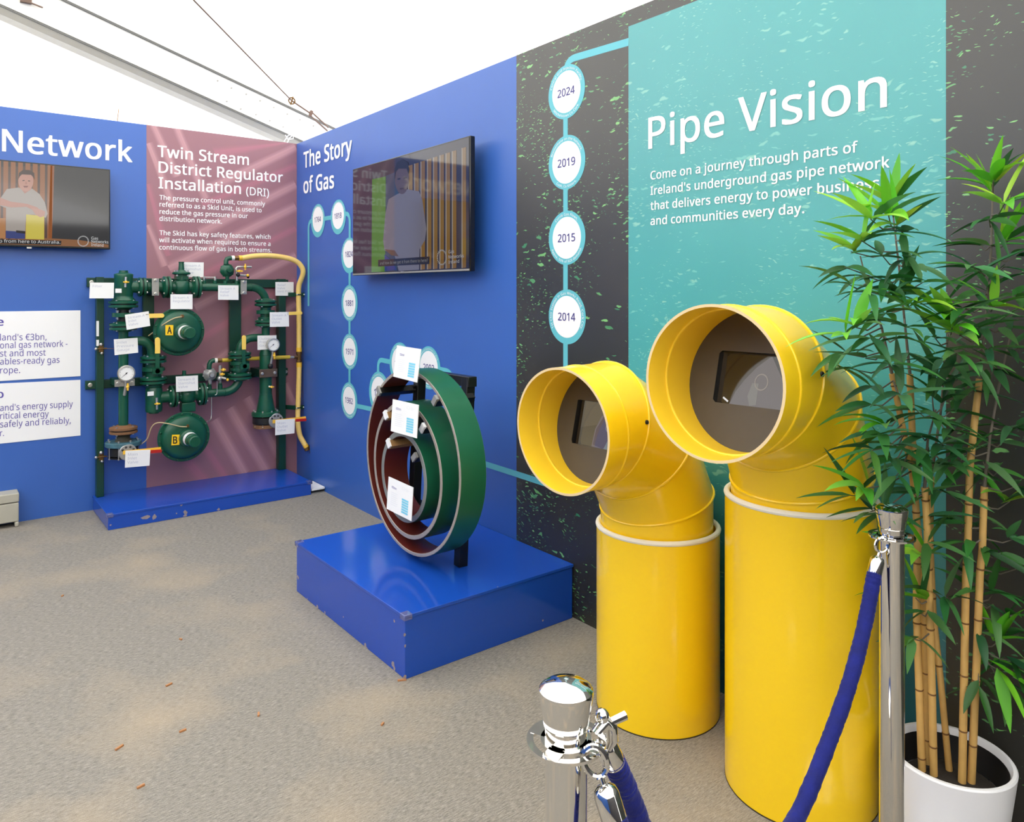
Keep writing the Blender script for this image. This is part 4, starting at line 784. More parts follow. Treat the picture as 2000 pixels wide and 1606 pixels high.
def Y(px, py, y=YP): return on_y(px, py, y)
# frame ----------------------------------------------------------------
def fbox(px0, px1, zt, zb, y0, y1, name, m=sgreen2, yq=-.067):
    zb = max(zb, SH+.001)
    x0 = Y(px0, 700, yq).x; x1 = Y(px1, 700, yq).x
    return MB().box((x0, y0, zb), (x1, y1, zt)).build(name, m, sk, bevel=.002)
zbt = Y(300, 543.5, YF).z; zbb = Y(300, 561, YF).z
zmt = Y(300, 737, YF).z; zmb = Y(300, 753, YF).z
fbox(188.5, 203, zbt+.004, SH, -.072, -.02, 'frame_post')
fbox(544, 558, zbt+.004, SH, -.072, -.02, 'frame_post')
fbox(280, 302, zbb, zmt, -.058, -.03, 'frame_post'); fbox(449.6, 472, zbb, zmt, -.058, -.03, 'frame_post')
for (p0, p1, zt_, zb_) in ((172, 567, zbt, zbb), (169, 566, zmt, zmb)):
    o = fbox(p0, p1, zt_, zb_, -.030, -.004, 'cross_rail')
    for px in (p0+7, p1-8):
        x = Y(px, 700, -.03).x; MB().lathe((x, -.030, (zt_+zb_)/2), NY, [(0, .013), (.003, .013), (.004, .009), (.010, .008)], 16).build('washer', steel, o)
for py in (681, 892):      # earth clamps on the post
    p = Y(197, py, -.074); o = MB().box(p+V((-.012, -.012, -.02)), p+V((.012, .002, .02))).cyl(p+V((-.03, -.012, 0)), p+V((.03, -.012, 0)), .005).build('earth_clamp', brass, sk)
    MB().sphere(p+V((0, -.012, .026)), .011).sphere(p+V((-.028, -.012, 0)), .009).sphere(p+V((.004, -.012, -.028)), .009).build('clamp_nut', steel, o)
    MB().tube([p+V((.02, -.012, 0)), p+V((.11, -.04, -.004)), Y(222, py+3, -.12)], .0018, 6).build('earth_wire', brass, o)
for (y0_, y1_) in ((627, 657), (664, 676)):
    a = Y(191, y0_, -.0735); c = Y(191, y1_, -.0735)
    MB().box((a.x-.008, -.0745, c.z), (a.x+.006, -.0725, a.z)).build('post_sticker', white, sk)
# left leg: main inlet valve up to the filter ---------------------------
xi = Y(241, 700).x
def vp(px, py0, py1, hw, name='pipe', m=sgreen, y=YP, r=None):
    a = Y(px, py0, y); c = Y(px, py1, y); r = size(a, hw) if r is None else r
    return MB().cyl(V((a.x, y, a.z)), V((a.x, y, c.z)), r, seg=28).build(name, m, sk)
rp_ = size(Y(241, 700), 8.7)
vp(241, 640, 830, 8.7)
fl = lambda px, pyc, hw, **k: flange(Y(px, pyc), 'z', size(Y(px, pyc), hw), **k)
fl(241, 594.5, 26); fl(241, 638, 24.5)
vp(241, 601, 634, 11, 'valve_body', blackm)
o = vp(241, 611, 619, 20, 'valve_flange'); 
for a in (.6, 2.2, 3.9, 5.3):
    p = Y(241, 615); bolt(o, p+V((math.cos(a)*.05, math.sin(a)*.05, 0)), 'z', .02)
# filter with ribbed cover and drain cock
p = Y(241.5, 578); q = Y(241.5, 535.5); rf = size(p, 16.6)
MB().lathe(p, UP, [(-.028, rf*1.3), (-.012, rf*1.02), (0, rf*.96), (.006, rf), (q.z-p.z-.02, rf), (q.z-p.z-.004, rf*1.03), (q.z-p.z, rf*1.0), (q.z-p.z+.008, rf*.55), (q.z-p.z+.008, rf*.5), (q.z-p.z+.022, rf*.48)], 32).build('filter', sgreen, sk)
def cock(pa, pb, hdir, parent=sk, m=steel, hl=.016, r=.007, hcol=yel_h):
    o = MB().tube([pa, pb], r, 10).build('test_cock', m, parent)
    c = V(pa).lerp(V(pb), .5)+NY*.012
    MB().sphere(c, .009, 10).beam(c-V(hdir)*hl, c+V(hdir)*hl, .008, .007).build('cock_handle', hcol, o); return o
cock(Y(246, 541, -.23), Y(245, 561, -.23), (1, 0, 0))
p = Y(231.5, 568, -.222); MB().box(p+V((-.018, -.004, -.013)), p+V((.016, -.001, .013))).build('rating_label', cardwhite, sk)
# top line ---------------------------------------------------------------
zT = Y(330, 561).z; rT = .0275
def hp(px0, px1, z, r, name='pipe', m=sgreen, y=YP):
    x0 = on_y(px0, 600, y).x; x1 = on_y(px1, 600, y).x
    return MB().cyl(V((x0, y, z)), V((x1, y, z)), r, seg=28).build(name, m, sk)
hp(244, 274, zT, .036, 'filter_outlet'); hp(276, 330, zT, rT*1.15)
fx = lambda px, z, hh, **k: flange(V((Y(px, 600).x, YP, z)), 'x', size(Y(px, 600), hh), **k)
fx(277, zT, 18.5); fx(325, zT, 21.5); fx(383, zT, 21.5)
def clamp_plate(px, zc_, hw, hh, m, y=-.222, name='clamp_plate', horiz=False):
    p = on_y(px, 600, y); w = hw*.00325; h = hh*.00325
    o = MB().box((p.x-w, y-.004, zc_-h), (p.x+w, y+.004, zc_+h)).build(name, m, sk, bevel=.001)
    MB().box((p.x-w*.9, y+.004, zc_-h*.9), (p.x+w*.9, -.03, zc_+h*.9)).build('clamp_block', sgreen2, o)
    for s in (-1, 1):
        MB().lathe((p.x+(s*w*.7 if horiz else 0), y-.004, zc_+(0 if horiz else s*h*.78)), NY, [(0, .010), (.003, .010), (.004, .007), (.008, .006)], 12).build('washer', steel, o)
clamp_plate(303.5, zT, 6.2, 16.5, plate_m); clamp_plate(476, zT, 6.0, 14.5, plate_m)
# slamshut valve A
def slamshut(pxa, pxb, z, up, name='slamshut_valve'):
    xa = Y(pxa, 600).x; xb = Y(pxb, 600).x; xm = (xa+xb)/2
    b = MB(); b.cyl(V((xa, YP, z)), V((xb, YP, z)), .033, seg=24); b.sphere(V((xm, YP, z)), .056, 20, sx=(1, .9, 1.05))
    b.cyl(V((xm, YP, z-up*.01)), V((xm, YP, z+up*.085)), .034, .03, seg=24); o = b.build(name, sgreen, sk)
    return o, xm
o, xm = slamshut(329, 379, zT, 1)
zb_ = Y(350, 540).z
b = MB(); b.box((xm-.036, YP-.03, zb_-.02), (xm+.036, YP+.03, zb_+.012)); b.lathe((xm, YP, zb_+.012), UP, [(0, .05), (.004, .054), (.012, .054), (.016, .05), (.018, .03), (.03, .018), (.05, .017), (.075, .0155), (.077, .017), (.082, .017)], 28)
bo = b.build('bonnet', sgreen, o)
for a in (.8, 2.3, 3.9, 5.5): bolt(bo, V((xm+.045*math.cos(a), YP+.045*math.sin(a), zb_+.02)), 'z', .012)
# top line beyond the slamshut, elbow down to the outlet leg
xe = Y(519, 640).x; re_ = .10
xq = xe-re_
pts = [V((Y(388, 600).x, YP, zT)), V((xq, YP, zT))]+[V((xq+re_*math.sin(t), YP, zT-re_*(1-math.cos(t)))) for t in [PI/2*k/8 for k in range(1, 9)]]+[V((xe, YP, Y(519, 588).z))]
zO = Y(519, 592).z
pts[-1].z = min(pts[-1].z, zO)
MB().tube(pts, .0265, 24).build('pipe', sgreen, sk)
MB().torus((xq, YP, zT), (1, 0, 0), .0267, .002, 24, 6).build('weld_seam', sgreen, sk)
for (px, hh) in ((398.5, 10), (420, 11), (440, 12), (462, 12)):
    x = Y(px, 560).x; MB().cyl(V((x, YP, zT+.02)), V((x, YP, zT+.045)), .0125).build('boss', sgreen, sk)
for px in (398.5, 420):
    x = Y(px, 560).x; o = MB().lathe((x, YP, zT+.045), UP, [(0, .008), (.008, .008), (.009, .011), (.016, .011), (.017, .006), (.028, .006)], 12).build('gauge_fitting', steel, sk)
a = Y(398.5, 542); c = Y(420, 542); MB().tube([V((a.x, YP, zT+.066)), V((c.x, YP, zT+.066))], .003, 8).build('sensing_line', steel, sk)
# relief valve A with elbow and hose
def relief(cx, cy, rpx, m, face, tube_to, stem_to):
    p = Y(cx, cy, YP); r = size(p, rpx)
    b = MB(); b.lathe(V((p.x, YP+.03, p.z)), NY, [(0, r*.7), (.01, r*.95), (.022, r*1.0), (.03, r*1.0), (.034, r*.9), (.05, r*.72), (.058, r*.45)], 28)
    b.cyl(V((p.x, YP, p.z-r*.8)), V((p.x, YP, stem_to)), .013, .011, seg=16); o = b.build('relief_valve', m, sk)
    MB().lathe(V((p.x, YP-.028, p.z)), NY, [(0, r*.36), (.02, r*.36), (.024, r*.30)], 18).build('adjuster_cap', face, o)
    for k in range(8):
        a = 2*PI*k/8+.2; MB().sphere(V((p.x+r*.98*math.cos(a), YP+.004, p.z+r*.98*math.sin(a))), .0055, 8).build('screw', m, o)
    return o, p, r
o, p, r = relief(444, 528.5, 13.2, sgreen, sgreen, None, zT+.045)
def pts_y(l, y=YP): return [on_y(x, q, y) for x, q in l]
MB().tube(pts_y([(441.5, 517), (441.5, 510), (443.5, 506), (448, 504.5), (452, 504.3)]), .0155, 16).build('outlet_elbow', sgreen, o)
MB().tube(pts_y([(452, 504.3), (457.5, 504.2)]), .0165, 16).build('white_seal', ptfe, o)
MB().tube(pts_y([(457.5, 504.2), (466, 504.3)]), .0175, 6).build('union_nut', brass, o)
MB().tube(pts_y([(466, 504.3), (472.5, 504.0)]), .0178, 16).build('hose_cuff', yel_h, o)
def smooth(P, n=10):
    Q = []
    for i in range(len(P)-1):
        p0 = P[max(i-1, 0)]; p1 = P[i]; p2 = P[i+1]; p3 = P[min(i+2, len(P)-1)]
        for k in range(n):
            u = k/n; Q.append(.5*((2*p1)+(p2-p0)*u+(2*p0-5*p1+4*p2-p3)*u*u+(-p0+3*p1-3*p2+p3)*u**3))
    Q.append(P[-1]); return Q
hs = [on_y(x, y, yy) for x, y, yy in ((472, 504.5, -.17), (493, 500.8, -.17), (517.6, 499.5, -.172), (542, 501, -.175), (566, 505.5, -.18), (582, 513, -.185), (590.5, 524, -.19), (591.8, 534, -.185), (588.5, 545, -.165), (584.5, 556, -.145), (583.2, 570, -.135), (583.6, 600, -.13), (584, 640, -.13), (584, 681, -.13))]
hs = smooth(hs, 14)
o = MB().tube(hs, [.0172+(.0009 if i % 2 else 0) for i in range(len(hs))], 16).build('vent_hose', hose_y, sk)
MB().tube([on_y(584, 679, -.13), on_y(584, 687, -.13)], .0195, 16).build('hose_cuff', yel_h, o)
t0 = on_y(584, 687, -.13); t1 = on_y(584, 708, -.13)
b = MB(); b.cyl(t0, t0.lerp(t1, .25), .0195, seg=6); b.cyl(t0.lerp(t1, .25), t0.lerp(t1, .75), .0165, seg=16); b.cyl(t0.lerp(t1, .75), t1, .0185, seg=6); b.cyl(t0.lerp(t1, .5), on_y(574, 698, -.13), .013, seg=6); b.build('pipe_tee', brass, sk)
MB().tube([on_y(566, 697.8, -.13), on_y(574, 698, -.13)], .010, 12).build('union_nut', steel, sk)
hs2 = [on_y(x, y, yy) for x, y, yy in ((584.2, 716, -.13), (583.5, 750, -.13), (582.3, 790, -.13), (581.8, 812, -.135), (582.3, 830, -.15), (585.5, 850, -.18), (591.5, 862, -.20), (597, 871, -.215))]
hs2 = smooth(hs2, 12)
o = MB().tube(hs2, [.0172+(.0009 if i % 2 else 0) for i in range(len(hs2))], 16).build('vent_hose', hose_y, sk)
MB().tube([on_y(584.2, 708, -.13), on_y(584.2, 717, -.13)], .0195, 16).build('hose_cuff', yel_h, o)
MB().tube([on_y(596, 869.5, -.213), on_y(598.5, 874, -.218)], .0185, 16).build('hose_cuff', yel_h, o)
e0 = on_y(598, 873, -.217); MB().cyl(e0, on_y(600, 880, -.222), .0175, seg=6).beam(on_y(603.5, 869, -.23), on_y(606, 886, -.24), .006, .003).build('union_nut', brass, o)
MB().tube([on_y(432, 704.3, -.12), on_y(470, 702, -.12), on_y(520, 699.5, -.12), on_y(566, 697.6, -.125)], .0135, 14).build('yellow_pipe', mat('yellow_pipe', (214, 186, 62), .5), sk)
for (pa, pb, hy) in (((558, 575.5), (593, 575.5), 576), ((558, 795), (592, 794), 794)):
    a = on_y(pa[0], pa[1], -.05); c = on_y(583.2 if hy < 600 else 582.2, hy, -.132)
    b = MB(); b.beam(a, V((c.x-.018, -.132, a.z)), .012, .03); b.torus((c.x, c.y, a.z), UP, .0205, .0045, 24, 8); b.box((c.x+.016, c.y-.01, a.z-.013), (c.x+.04, c.y+.01, a.z+.013)); o = b.build('hose_bracket', sgreen2, sk)
    MB().sphere((c.x+.036, c.y-.012, a.z), .006, 8).sphere((c.x-.02, c.y-.022, a.z), .006, 8).build('screw', steel, o)
# small cock tree beside relief A
q = Y(463, 545)
b = MB(); b.tube([V((Y(462.5, 560).x, YP, zT+.045)), Y(462.5, 540), Y(461.5, 530), Y(461, 524), Y(463.5, 521.5), Y(470, 521.3), Y(491, 521.6)], .0075, 12); o = b.build('cock_tree', steel, sk)
c = Y(479, 521.5, -.185); MB().beam(c-UP*.021, c+UP*.021, .009, .007).sphere(c, .010, 10).build('cock_handle', yel_h, o)
c = Y(468, 529.5, -.185); MB().beam(c-V((.02, 0, 0)), c+V((.02, 0, 0)), .012, .010).sphere(c, .009, 10).build('cock_handle', yel_h, o)
MB().tube([Y(465, 537, -.178), Y(482, 538.5, -.178)], .007, 12).build('side_cock', steel, o)
MB().sphere(Y(465, 537, -.18), .014, 12).sphere(Y(484.5, 541, -.178), .010, 10).build('plug', blackm, o)
c = Y(484, 538, -.195); MB().sphere(c, .010, 12).build('plug_cap', yel_h, o)
# outlet leg ---------------------------------------------------------------
def fo(px, pyc, hw, **k): return flange(V((xe, YP, Y(px, pyc).z)), 'z', size(Y(px, pyc), hw), **k)
fo(519, 592, 20.5); fo(519, 631, 20)
z0 = Y(519, 598).z; z1 = Y(519, 627).z
b = MB(); b.cyl(V((xe, YP, z0)), V((xe, YP, z1)), .036, seg=24); b.lathe((xe, YP, Y(519, 609.5).z), UP, [(-.012, .062), (.012, .062)], 28); b.lathe((xe, YP, Y(519, 622).z), UP, [(-.008, .05), (.008, .05)], 28); b.build('ball_valve', sgreen, sk)
zt1 = Y(519, 667).z
MB().cyl(V((xe, YP, Y(519, 636).z)), V((xe, YP, zt1)), .0265, seg=24).build('pipe', sgreen, sk)
zz = [Y(519, v).z for v in (664, 676, 690, 716, 740, 769, 797, 804)]
MB().lathe((xe, YP, 0), UP, [(zz[0], .0265), (zz[1], .0275), (zz[2], .041), (zz[3], .041), (zz[4], .041), (zz[5], .041), (zz[6], .060), (zz[7], .060)][::-1], 30).build('reducer_pipe', sgreen, sk)
MB().torus((xe, YP, zz[5]), UP, .0415, .0022, 28, 6).torus((xe, YP, Y(519, 693).z), UP, .0415, .0022, 28, 6).build('weld_seam', sgreen, sk)
clamp_plate(524, (Y(519, 718).z+Y(519, 737).z)/2, 19, 8.6, brown_plate, y=-.226, horiz=True)
zm = Y(521, 807.5).z
b = MB(); b.lathe((xe, YP, zm), UP, [(-.014, .090), (-.012, .093), (.010, .093), (.014, .088), (.016, .06)], 36); o = b.build('outlet_flange', sgreen, sk)
for k in range(8):
    a = 2*PI*k/8+.2; bolt(o, V((xe+.078*math.cos(a), YP+.078*math.sin(a), zm-.03)), 'z', .048)
MB().lathe((xe, YP, zm-.048), UP, [(-.022, .080), (-.014, .088), (.026, .088), (.032, .080)], 36).build('outlet_valve', blackm, sk)
MB().lathe((xe, YP, zm-.082), UP, [(-.014, .078), (-.012, .082), (.010, .082), (.012, .078)], 36).build('bottom_flange', rust, sk)
# cross link from the outlet leg to the lower stream ------------------------
xl_ = Y(468, 690).x; zl = Y(500, 660).z; rl = .085
MB().tube([V((xe, YP, zl)), V((xl_+rl, YP, zl))]+[V((xl_+rl-rl*math.sin(t), YP, zl-rl*(1-math.cos(t)))) for t in [PI/2*k/8 for k in range(1, 9)]]+[V((xl_, YP, Y(468, 692).z))], .0265, 24).build('pipe', sgreen, sk)
def fm(px, pyc, hw, x, **k): return flange(V((x, YP, Y(px, pyc).z)), 'z', size(Y(px, pyc), hw), **k)
fm(468, 694, 21.5, xl_); fm(470, 734.5, 22.5, xl_)
b = MB(); b.cyl(V((xl_, YP, Y(468, 698).z)), V((xl_, YP, Y(468, 731).z)), .045, seg=24); b.lathe((xl_, YP, Y(468, 709).z), UP, [(-.014, .055), (-.010, .062), (.012, .062), (.014, .055)], 28); b.lathe((xl_, YP, Y(468, 721).z), UP, [(-.010, .058), (.010, .058)], 28)
vb_ = b.build('ball_valve', sgreen, sk)
p = V((xl_+.012, -.242, Y(470, 714).z)); MB().cyl(V((p.x, YP, p.z)), p, .016, seg=6).box(p+V((-.03, 0, -.018)), p+V((.03, .02, .018))).build('lever_boss', sgreen, vb_)
def lever(pa, pb, y, w, parent, grip=None, gm=lever_y, arm=None, am=sgreen, wt=.008):
    """a flat valve lever: painted arm and a vinyl grip with a round end"""
    a = on_y(pa[0], pa[1], y); c = on_y(pb[0], pb[1], y); d = (c-a).normalized(); s = d.cross(NY).normalized()
    pts = [a+s*w/2, a-s*w/2]+[c-d*(w/2)+(d*math.cos(t)-s*math.sin(t))*(w/2) for t in [PI/2-PI*k/8 for k in range(9)]]
    g = MB().plate([p for p in pts], NY, wt).build('lever_grip', gm, parent, bevel=.0015)
    if arm: MB().beam(on_y(arm[0][0], arm[0][1], y-.002), on_y(arm[1][0], arm[1][1], y-.002), w*.8, .005, NY).build('lever_arm', am, parent)
    return g
lever((476, 683), (476, 655), -.246, .027, vb_, arm=((476, 683), (476, 712)))
# lower stream elbow back to slamshut B -------------------------------------
zB = Y(440, 766).z; rb_ = .10
MB().tube([V((xl_, YP, Y(470, 738).z)), V((xl_, YP, zB+rb_))]+[V((xl_-rb_*(1-math.cos(t)), YP, zB+rb_-rb_*math.sin(t))) for t in [PI/2*k/8 for k in range(1, 9)]]+[V((Y(400, 766).x, YP, zB))], .0275, 24).build('pipe', sgreen, sk)
MB().torus((xl_-rb_, YP, zB), (1, 0, 0), .0278, .002, 24, 6).build('weld_seam', sgreen, sk)
fx(394, zB, 22); fx(338, zB, 21.5)
o, xm = slamshut(342, 390, zB, -1)
MB().box((xm-.042, YP-.035, Y(362, 804).z), (xm+.042, YP+.03, Y(362, 786).z)).build('bonnet', sgreen, o, bevel=.004)
MB().cyl(V((xm-.02, YP, zB+.05)), V((xm-.02, YP, Y(360, 724).z)), .014, .011, seg=14).build('stem', sgreen, o)
for (px, ztop) in ((409, 0), (430, 0)):
    x = Y(px, 760).x; MB().cyl(V((x, YP, zB+.02)), V((x, YP, zB+.05)), .0145).lathe((x, YP, zB+.05), UP, [(0, .010), (.004, .013), (.010, .013), (.012, .009), (.02, .009)], 12).build('boss', sgreen, sk)
o, p, r = relief(410, 731.6, 12.6, alu_grey, alu_grey, None, zB+.06)
MB().tube(pts_y([(408.5, 721), (409, 712), (411.5, 706.5), (416, 704.5), (419, 704.4)]), .0155, 16).build('outlet_elbow', sgreen, o)
MB().tube(pts_y([(419, 704.4), (424, 704.3)]), .0165, 16).build('white_seal', ptfe, o); MB().tube(pts_y([(424, 704.3), (433, 704)]), .0165, 6).build('union_nut', brass, o)
b = MB(); b.tube([V((Y(430, 760).x, YP, zB+.06)), Y(430, 735), Y(430, 713.5)], .009, 12); b.cyl(Y(430, 726), Y(430, 715), .0115, seg=12); b.sphere(Y(428.5, 739.5, -.185), .017, 12); o = b.build('cock_tree', steel, sk)
for (px, py) in ((436.5, 722.5), (434, 731)):
    c = Y(px, py, -.19); MB().sphere(c, .011, 10).beam(c-V((.016, 0, 0)), c+V((.014, 0, 0)), .014, .010).build('cock_handle', yel_h, o)
MB().tube([Y(431, 737, -.19), Y(441, 740, -.195)], .009, 10).build('side_cock', steel, o); MB().sphere(Y(444.5, 742, -.198), .010, 10).build('plug_cap', yel_h, o)
MB().tube([Y(424, 745, -.20), Y(424, 765, -.2), Y(423.5, 770, -.2), Y(420, 772, -.2)], .0022, 6).build('security_tag', steel, o)
MB().tube([Y(413, 776, -.185), Y(413, 810, -.18), Y(412, 818, -.185), Y(408, 823, -.20), Y(404.5, 823.5, -.22)], .0032, 8).build('sensing_line', steel, sk)
# inlet side: tee, elbow, lower filter ---------------------------------------
xf = Y(297, 720).x; zi = Y(268, 666).z; rI = .075
MB().tube([V((xi, YP, zi)), V((xf-rI, YP, zi))]+[V((xf-rI+rI*math.sin(t), YP, zi-rI*(1-math.cos(t)))) for t in [PI/2*k/8 for k in range(1, 9)]]+[V((xf, YP, Y(297, 700).z))], .0285, 24).build('pipe', sgreen, sk)
def ff(px, pyc, hw, **k): return flange(V((xf+.008, YP, Y(px, pyc).z)), 'z', size(Y(px, pyc), hw), **k)
xff = xf+.008
ff(302, 702, 23.5); ff(301, 743, 24)
b = MB(); b.cyl(V((xff, YP, Y(302, 706).z)), V((xff, YP, Y(302, 738).z)), .045, seg=24); b.lathe((xff, YP, Y(302, 721).z), UP, [(-.014, .058), (-.010, .066), (.010, .066), (.014, .058)], 28); vb2 = b.build('ball_valve', sgreen, sk)
p = V((xff+.008, -.246, Y(306, 723).z)); MB().cyl(V((p.x, YP, p.z)), p, .016, seg=6).box(p+V((-.028, 0, -.018)), p+V((.028, .02, .018))).build('lever_boss', sgreen, vb2)
lever((307.5, 690.5), (307.5, 659), -.250, .030, vb2, arm=((307.5, 690), (307.5, 719)))
p = Y(300.5, 803.5); q = Y(300.5, 757); rf2 = size(p, 15.2); h = q.z-p.z
MB().lathe(p, UP, [(-.012, rf2*.6), (-.004, rf2*.62), (-.002, rf2*.94), (.010, rf2), (h-.012, rf2), (h, rf2*.9), (h+.02, rf2*1.2)], 32).build('filter', sgreen, sk)
cock(Y(306, 777, -.226), Y(306.5, 800, -.226), (1, 0, 0))
p = Y(294, 769, -.218); MB().box(p+V((-.018, -.004, -.013)), p+V((.018, 0, .013))).build('rating_label', cardwhite, sk)
hp(303, 336, zB, .036, 'filter_outlet')
lv = MB().cyl(V((xi+.03, -.25, Y(250, 617).z)), V((xi+.03, YP, Y(250, 617).z)), .014, seg=6).build('lever_boss', sgreen, sk)
lever((284, 617.5), (320.5, 616.5), -.250, .027, lv, arm=((250, 617), (290, 617)))
lv = MB().cyl(V((xe+.03, -.24, Y(530, 613).z)), V((xe+.03, YP, Y(530, 613).z)), .014, seg=6).build('lever_boss', sgreen, sk)
lever((560, 612.8), (590, 611.5), -.236, .022, lv, arm=((530, 613), (563, 612.8)))
# main inlet valve -------------------------------------------------------------
fl(241, 840, 25, mats=[rust, blackm]); 
zc2 = Y(241, 856).z
MB().lathe((xi, YP, zc2), UP, [(-.02, .05), (-.004, .038), (.012, .036), (.024, .05)], 28).build('neck', mat('grimy_iron', (70, 66, 52), .8, noise=.5, nscale=40), sk)
z866 = Y(241, 866).z
o = MB().lathe((xi, YP, z866), UP, [(-.014, .098), (-.011, .101), (.011, .101), (.014, .098)], 36).build('inlet_flange', chipped, sk)
for k in range(8):
    a = 2*PI*k/8+.3; bolt(o, V((xi+.084*math.cos(a), YP+.084*math.sin(a), z866-.03)), 'z', .05)
zv = Y(241, 880).z
MB().lathe((xi, YP, zv), UP, [(-.03, .074), (-.022, .086), (.022, .086), (.03, .074)], 36).build('inlet_valve', blackm, sk)
MB().lathe((xi, YP, Y(241, 891).z), UP, [(-.006, .082), (-.004, .086), (.004, .086), (.006, .082)], 36).build('bottom_flange', black_frame, sk)
def big_valve(pc, y, lever_pts, red_pts, parent_name):
    c = on_y(pc[0], pc[1], y)
    o = MB().lathe(c+V((0, .06, 0)), NY, [(0, .03), (.045, .035), (.05, .050), (.058, .050), (.062, .046)], 28).build('valve_actuator', alu_grey, sk)
    for a in (.5, 1.2, 1.9, 2.6): MB().sphere(c+V((.034*math.cos(a), -.002, .034*math.sin(a))), .007, 8).build('index_hole', blackm, o)
    a = on_y(*lever_pts[0], y-.008); d = on_y(*lever_pts[1], y-.008); MB().beam(a, d, .022, .008, NY).build('lever_arm', yel_h, o)
    a = on_y(*red_pts[0], y-.010); d = on_y(*red_pts[1], y-.010); MB().beam(a, d, .018, .026, NY).build('lever_grip', red_m, o)
big_valve((250, 884), -.270, ((240, 884.5), (314, 877)), ((294, 882), (315, 880.5)), 'i')
big_valve((539.5, 822), -.262, ((533, 824), (597, 816.5)), ((577, 821), (597, 819.5)), 'o')
# mounting plate for the inlet pipe and gauges -----------------------------------
zb2 = (Y(243, 741).z+Y(243, 752).z)/2
clamp_plate(243.5, zb2, 17, 6.5, plate_m, y=-.210, horiz=True)
def gauge(px, py, rpx, y, needle, stem_to):
    c = on_y(px, py, y); r = size(c, rpx)
    g = MB().lathe(c+V((0, .03, 0)), NY, [(0, r*.9), (.004, r), (.022, r), (.026, r*1.04), (.031, r*1.04), (.032, r*.90), (.027, r*.88)], 40, close=False).build('pressure_gauge', steel, sk)
    MB().lathe(c+V((0, .03, 0)), NY, [(.026, r*.9), (.0265, 0)], 36, close=False).build('dial', cardwhite, g)
    b = MB(); yd = c.y+.0024
    for k in range(28):
        a = math.radians(225-270*k/27); L = .12 if k % 3 == 0 else .06
        u = V((math.cos(a), 0, math.sin(a))); s = V((-math.sin(a), 0, math.cos(a)))
        b.add([V((c.x, yd, c.z))+u*r*.8-s*.0007, V((c.x, yd, c.z))+u*r*.8+s*.0007, V((c.x, yd, c.z))+u*r*(.8-L)+s*.0007, V((c.x, yd, c.z))+u*r*(.8-L)-s*.0007], [(0, 1, 2, 3)])
    a = math.radians(needle); u = V((math.cos(a), 0, math.sin(a))); s = V((-math.sin(a), 0, math.cos(a))); o_ = V((c.x, yd-.001, c.z))
    b.add([o_-u*r*.18-s*.0016, o_-u*r*.18+s*.0016, o_+u*r*.7+s*.0006, o_+u*r*.7-s*.0006], [(0, 1, 2, 3)])
    b.lathe(o_, NY, [(0, r*.09), (.002, r*.08)], 12); b.build('needle', blackm, g)
    st = MB().tube([V((c.x, c.y+.02, c.z-r)), V((c.x+.002, c.y+.02, c.z-r*1.5)), stem_to], .0085, 10).build('gauge_stem', steel, g)
    h = V((c.x+.008, c.y+.005, c.z-r*1.75)); MB().sphere(h, .010, 10).beam(h-UP*.022, h+UP*.022, .012, .008).build('cock_handle', yel_h, g)
gauge(247, 729.5, 15.3, -.245, 222, Y(243, 772, -.20))
gauge(534, 673.5, 12.4, -.250, 218, Y(528, 715, -.215))
MB().sphere(Y(528, 715, -.215), .019, 14).build('stem_ball', blackm, sk)
cock(Y(525, 755, -.21), Y(534, 756.5, -.23), (1, 0, 0))
# the two round regulators --------------------------------------------------------
def regulator(px, py, rpx, letter, badge, tip, tubing):
    c = on_y(px, py, -.235); r = size(c, rpx)
    o = MB().lathe(c+V((0, .055, 0)), NY, [(-.02, r*.35), (0, r*.72), (.035, r*.86), (.042, r), (.052, r), (.055, r*.985), (.055, r*.89), (.068, r*.87), (.084, r*.80), (.092, r*.70), (.096, r*.40), (.096, 0)], 64, close=False).build('regulator', sgreen, sk)
    for k in range(16):
        a = 2*PI*k/16+.1; MB().sphere(c+V((r*.94*math.cos(a), -.004, r*.94*math.sin(a))), .0062, 8).build('rim_screw', sgreen, o)
    t = on_y(tip[0], tip[1], c.y-.13); f0 = V((c.x+.01, c.y-.03, c.z)); d = (t-f0)
    ns = MB().lathe(f0, NY, [(0, .056), (.040, .053), (.046, .042), (.125, .040), (.128, .036), (.178, .036), (.184, .031)], 28).build('spring_housing', sgreen, o)
    MB().lathe(f0, NY, [(.066, .0430), (.104, .0414)], 28, close=False).build('paper_band', cardwhite, ns)
    b4 = [on_y(x, y, c.y-.043) for x, y in badge]
    g = MB().plate(b4, NY, .003).build('yellow_badge', mat('badge_yellow', (250, 204, 30), .5), o, smooth=False)
    h = (b4[0]-b4[3]).length; w = (b4[1]-b4[0]).length
    A = b4[3]+(b4[1]-b4[0])*.24+UP*h*.16; B = b4[3]+(b4[1]-b4[0])*.76+UP*h*.16
    b = MB(); line(b, letter, A, B, h*.68, NY*.0036, '', .03); b.build('badge_letter', mat('black_print', (20, 20, 20), .5), g, smooth=False)
    k = on_y(*tubing[0], c.y-.04); MB().lathe(k+V((0, .02, 0)), NY, [(0, .012), (.018, .012), (.020, .008), (.03, .008)], 10).build('tube_fitting', brass, o)
    k2 = c+V((r*.55, -.03, 0)); MB().torus(k2, NY, .012, .004, 18, 8).build('eyelet', sgreen, o)
    MB().tube(smooth([on_y(x, y, yy) for x, y, yy in tubing[1]], 10), .0035, 8).build('sensing_tube', mat('clear_tube', (188, 170, 130), .4), o)
regulator(350.5, 648, 47, 'A', [(323, 635), (338.5, 635), (338, 655), (323, 655)], (368, 646), ((356, 618), [(355, 619, -.285), (340, 622, -.285), (322, 632, -.28), (305, 645, -.22), (290, 656, -.19)]))
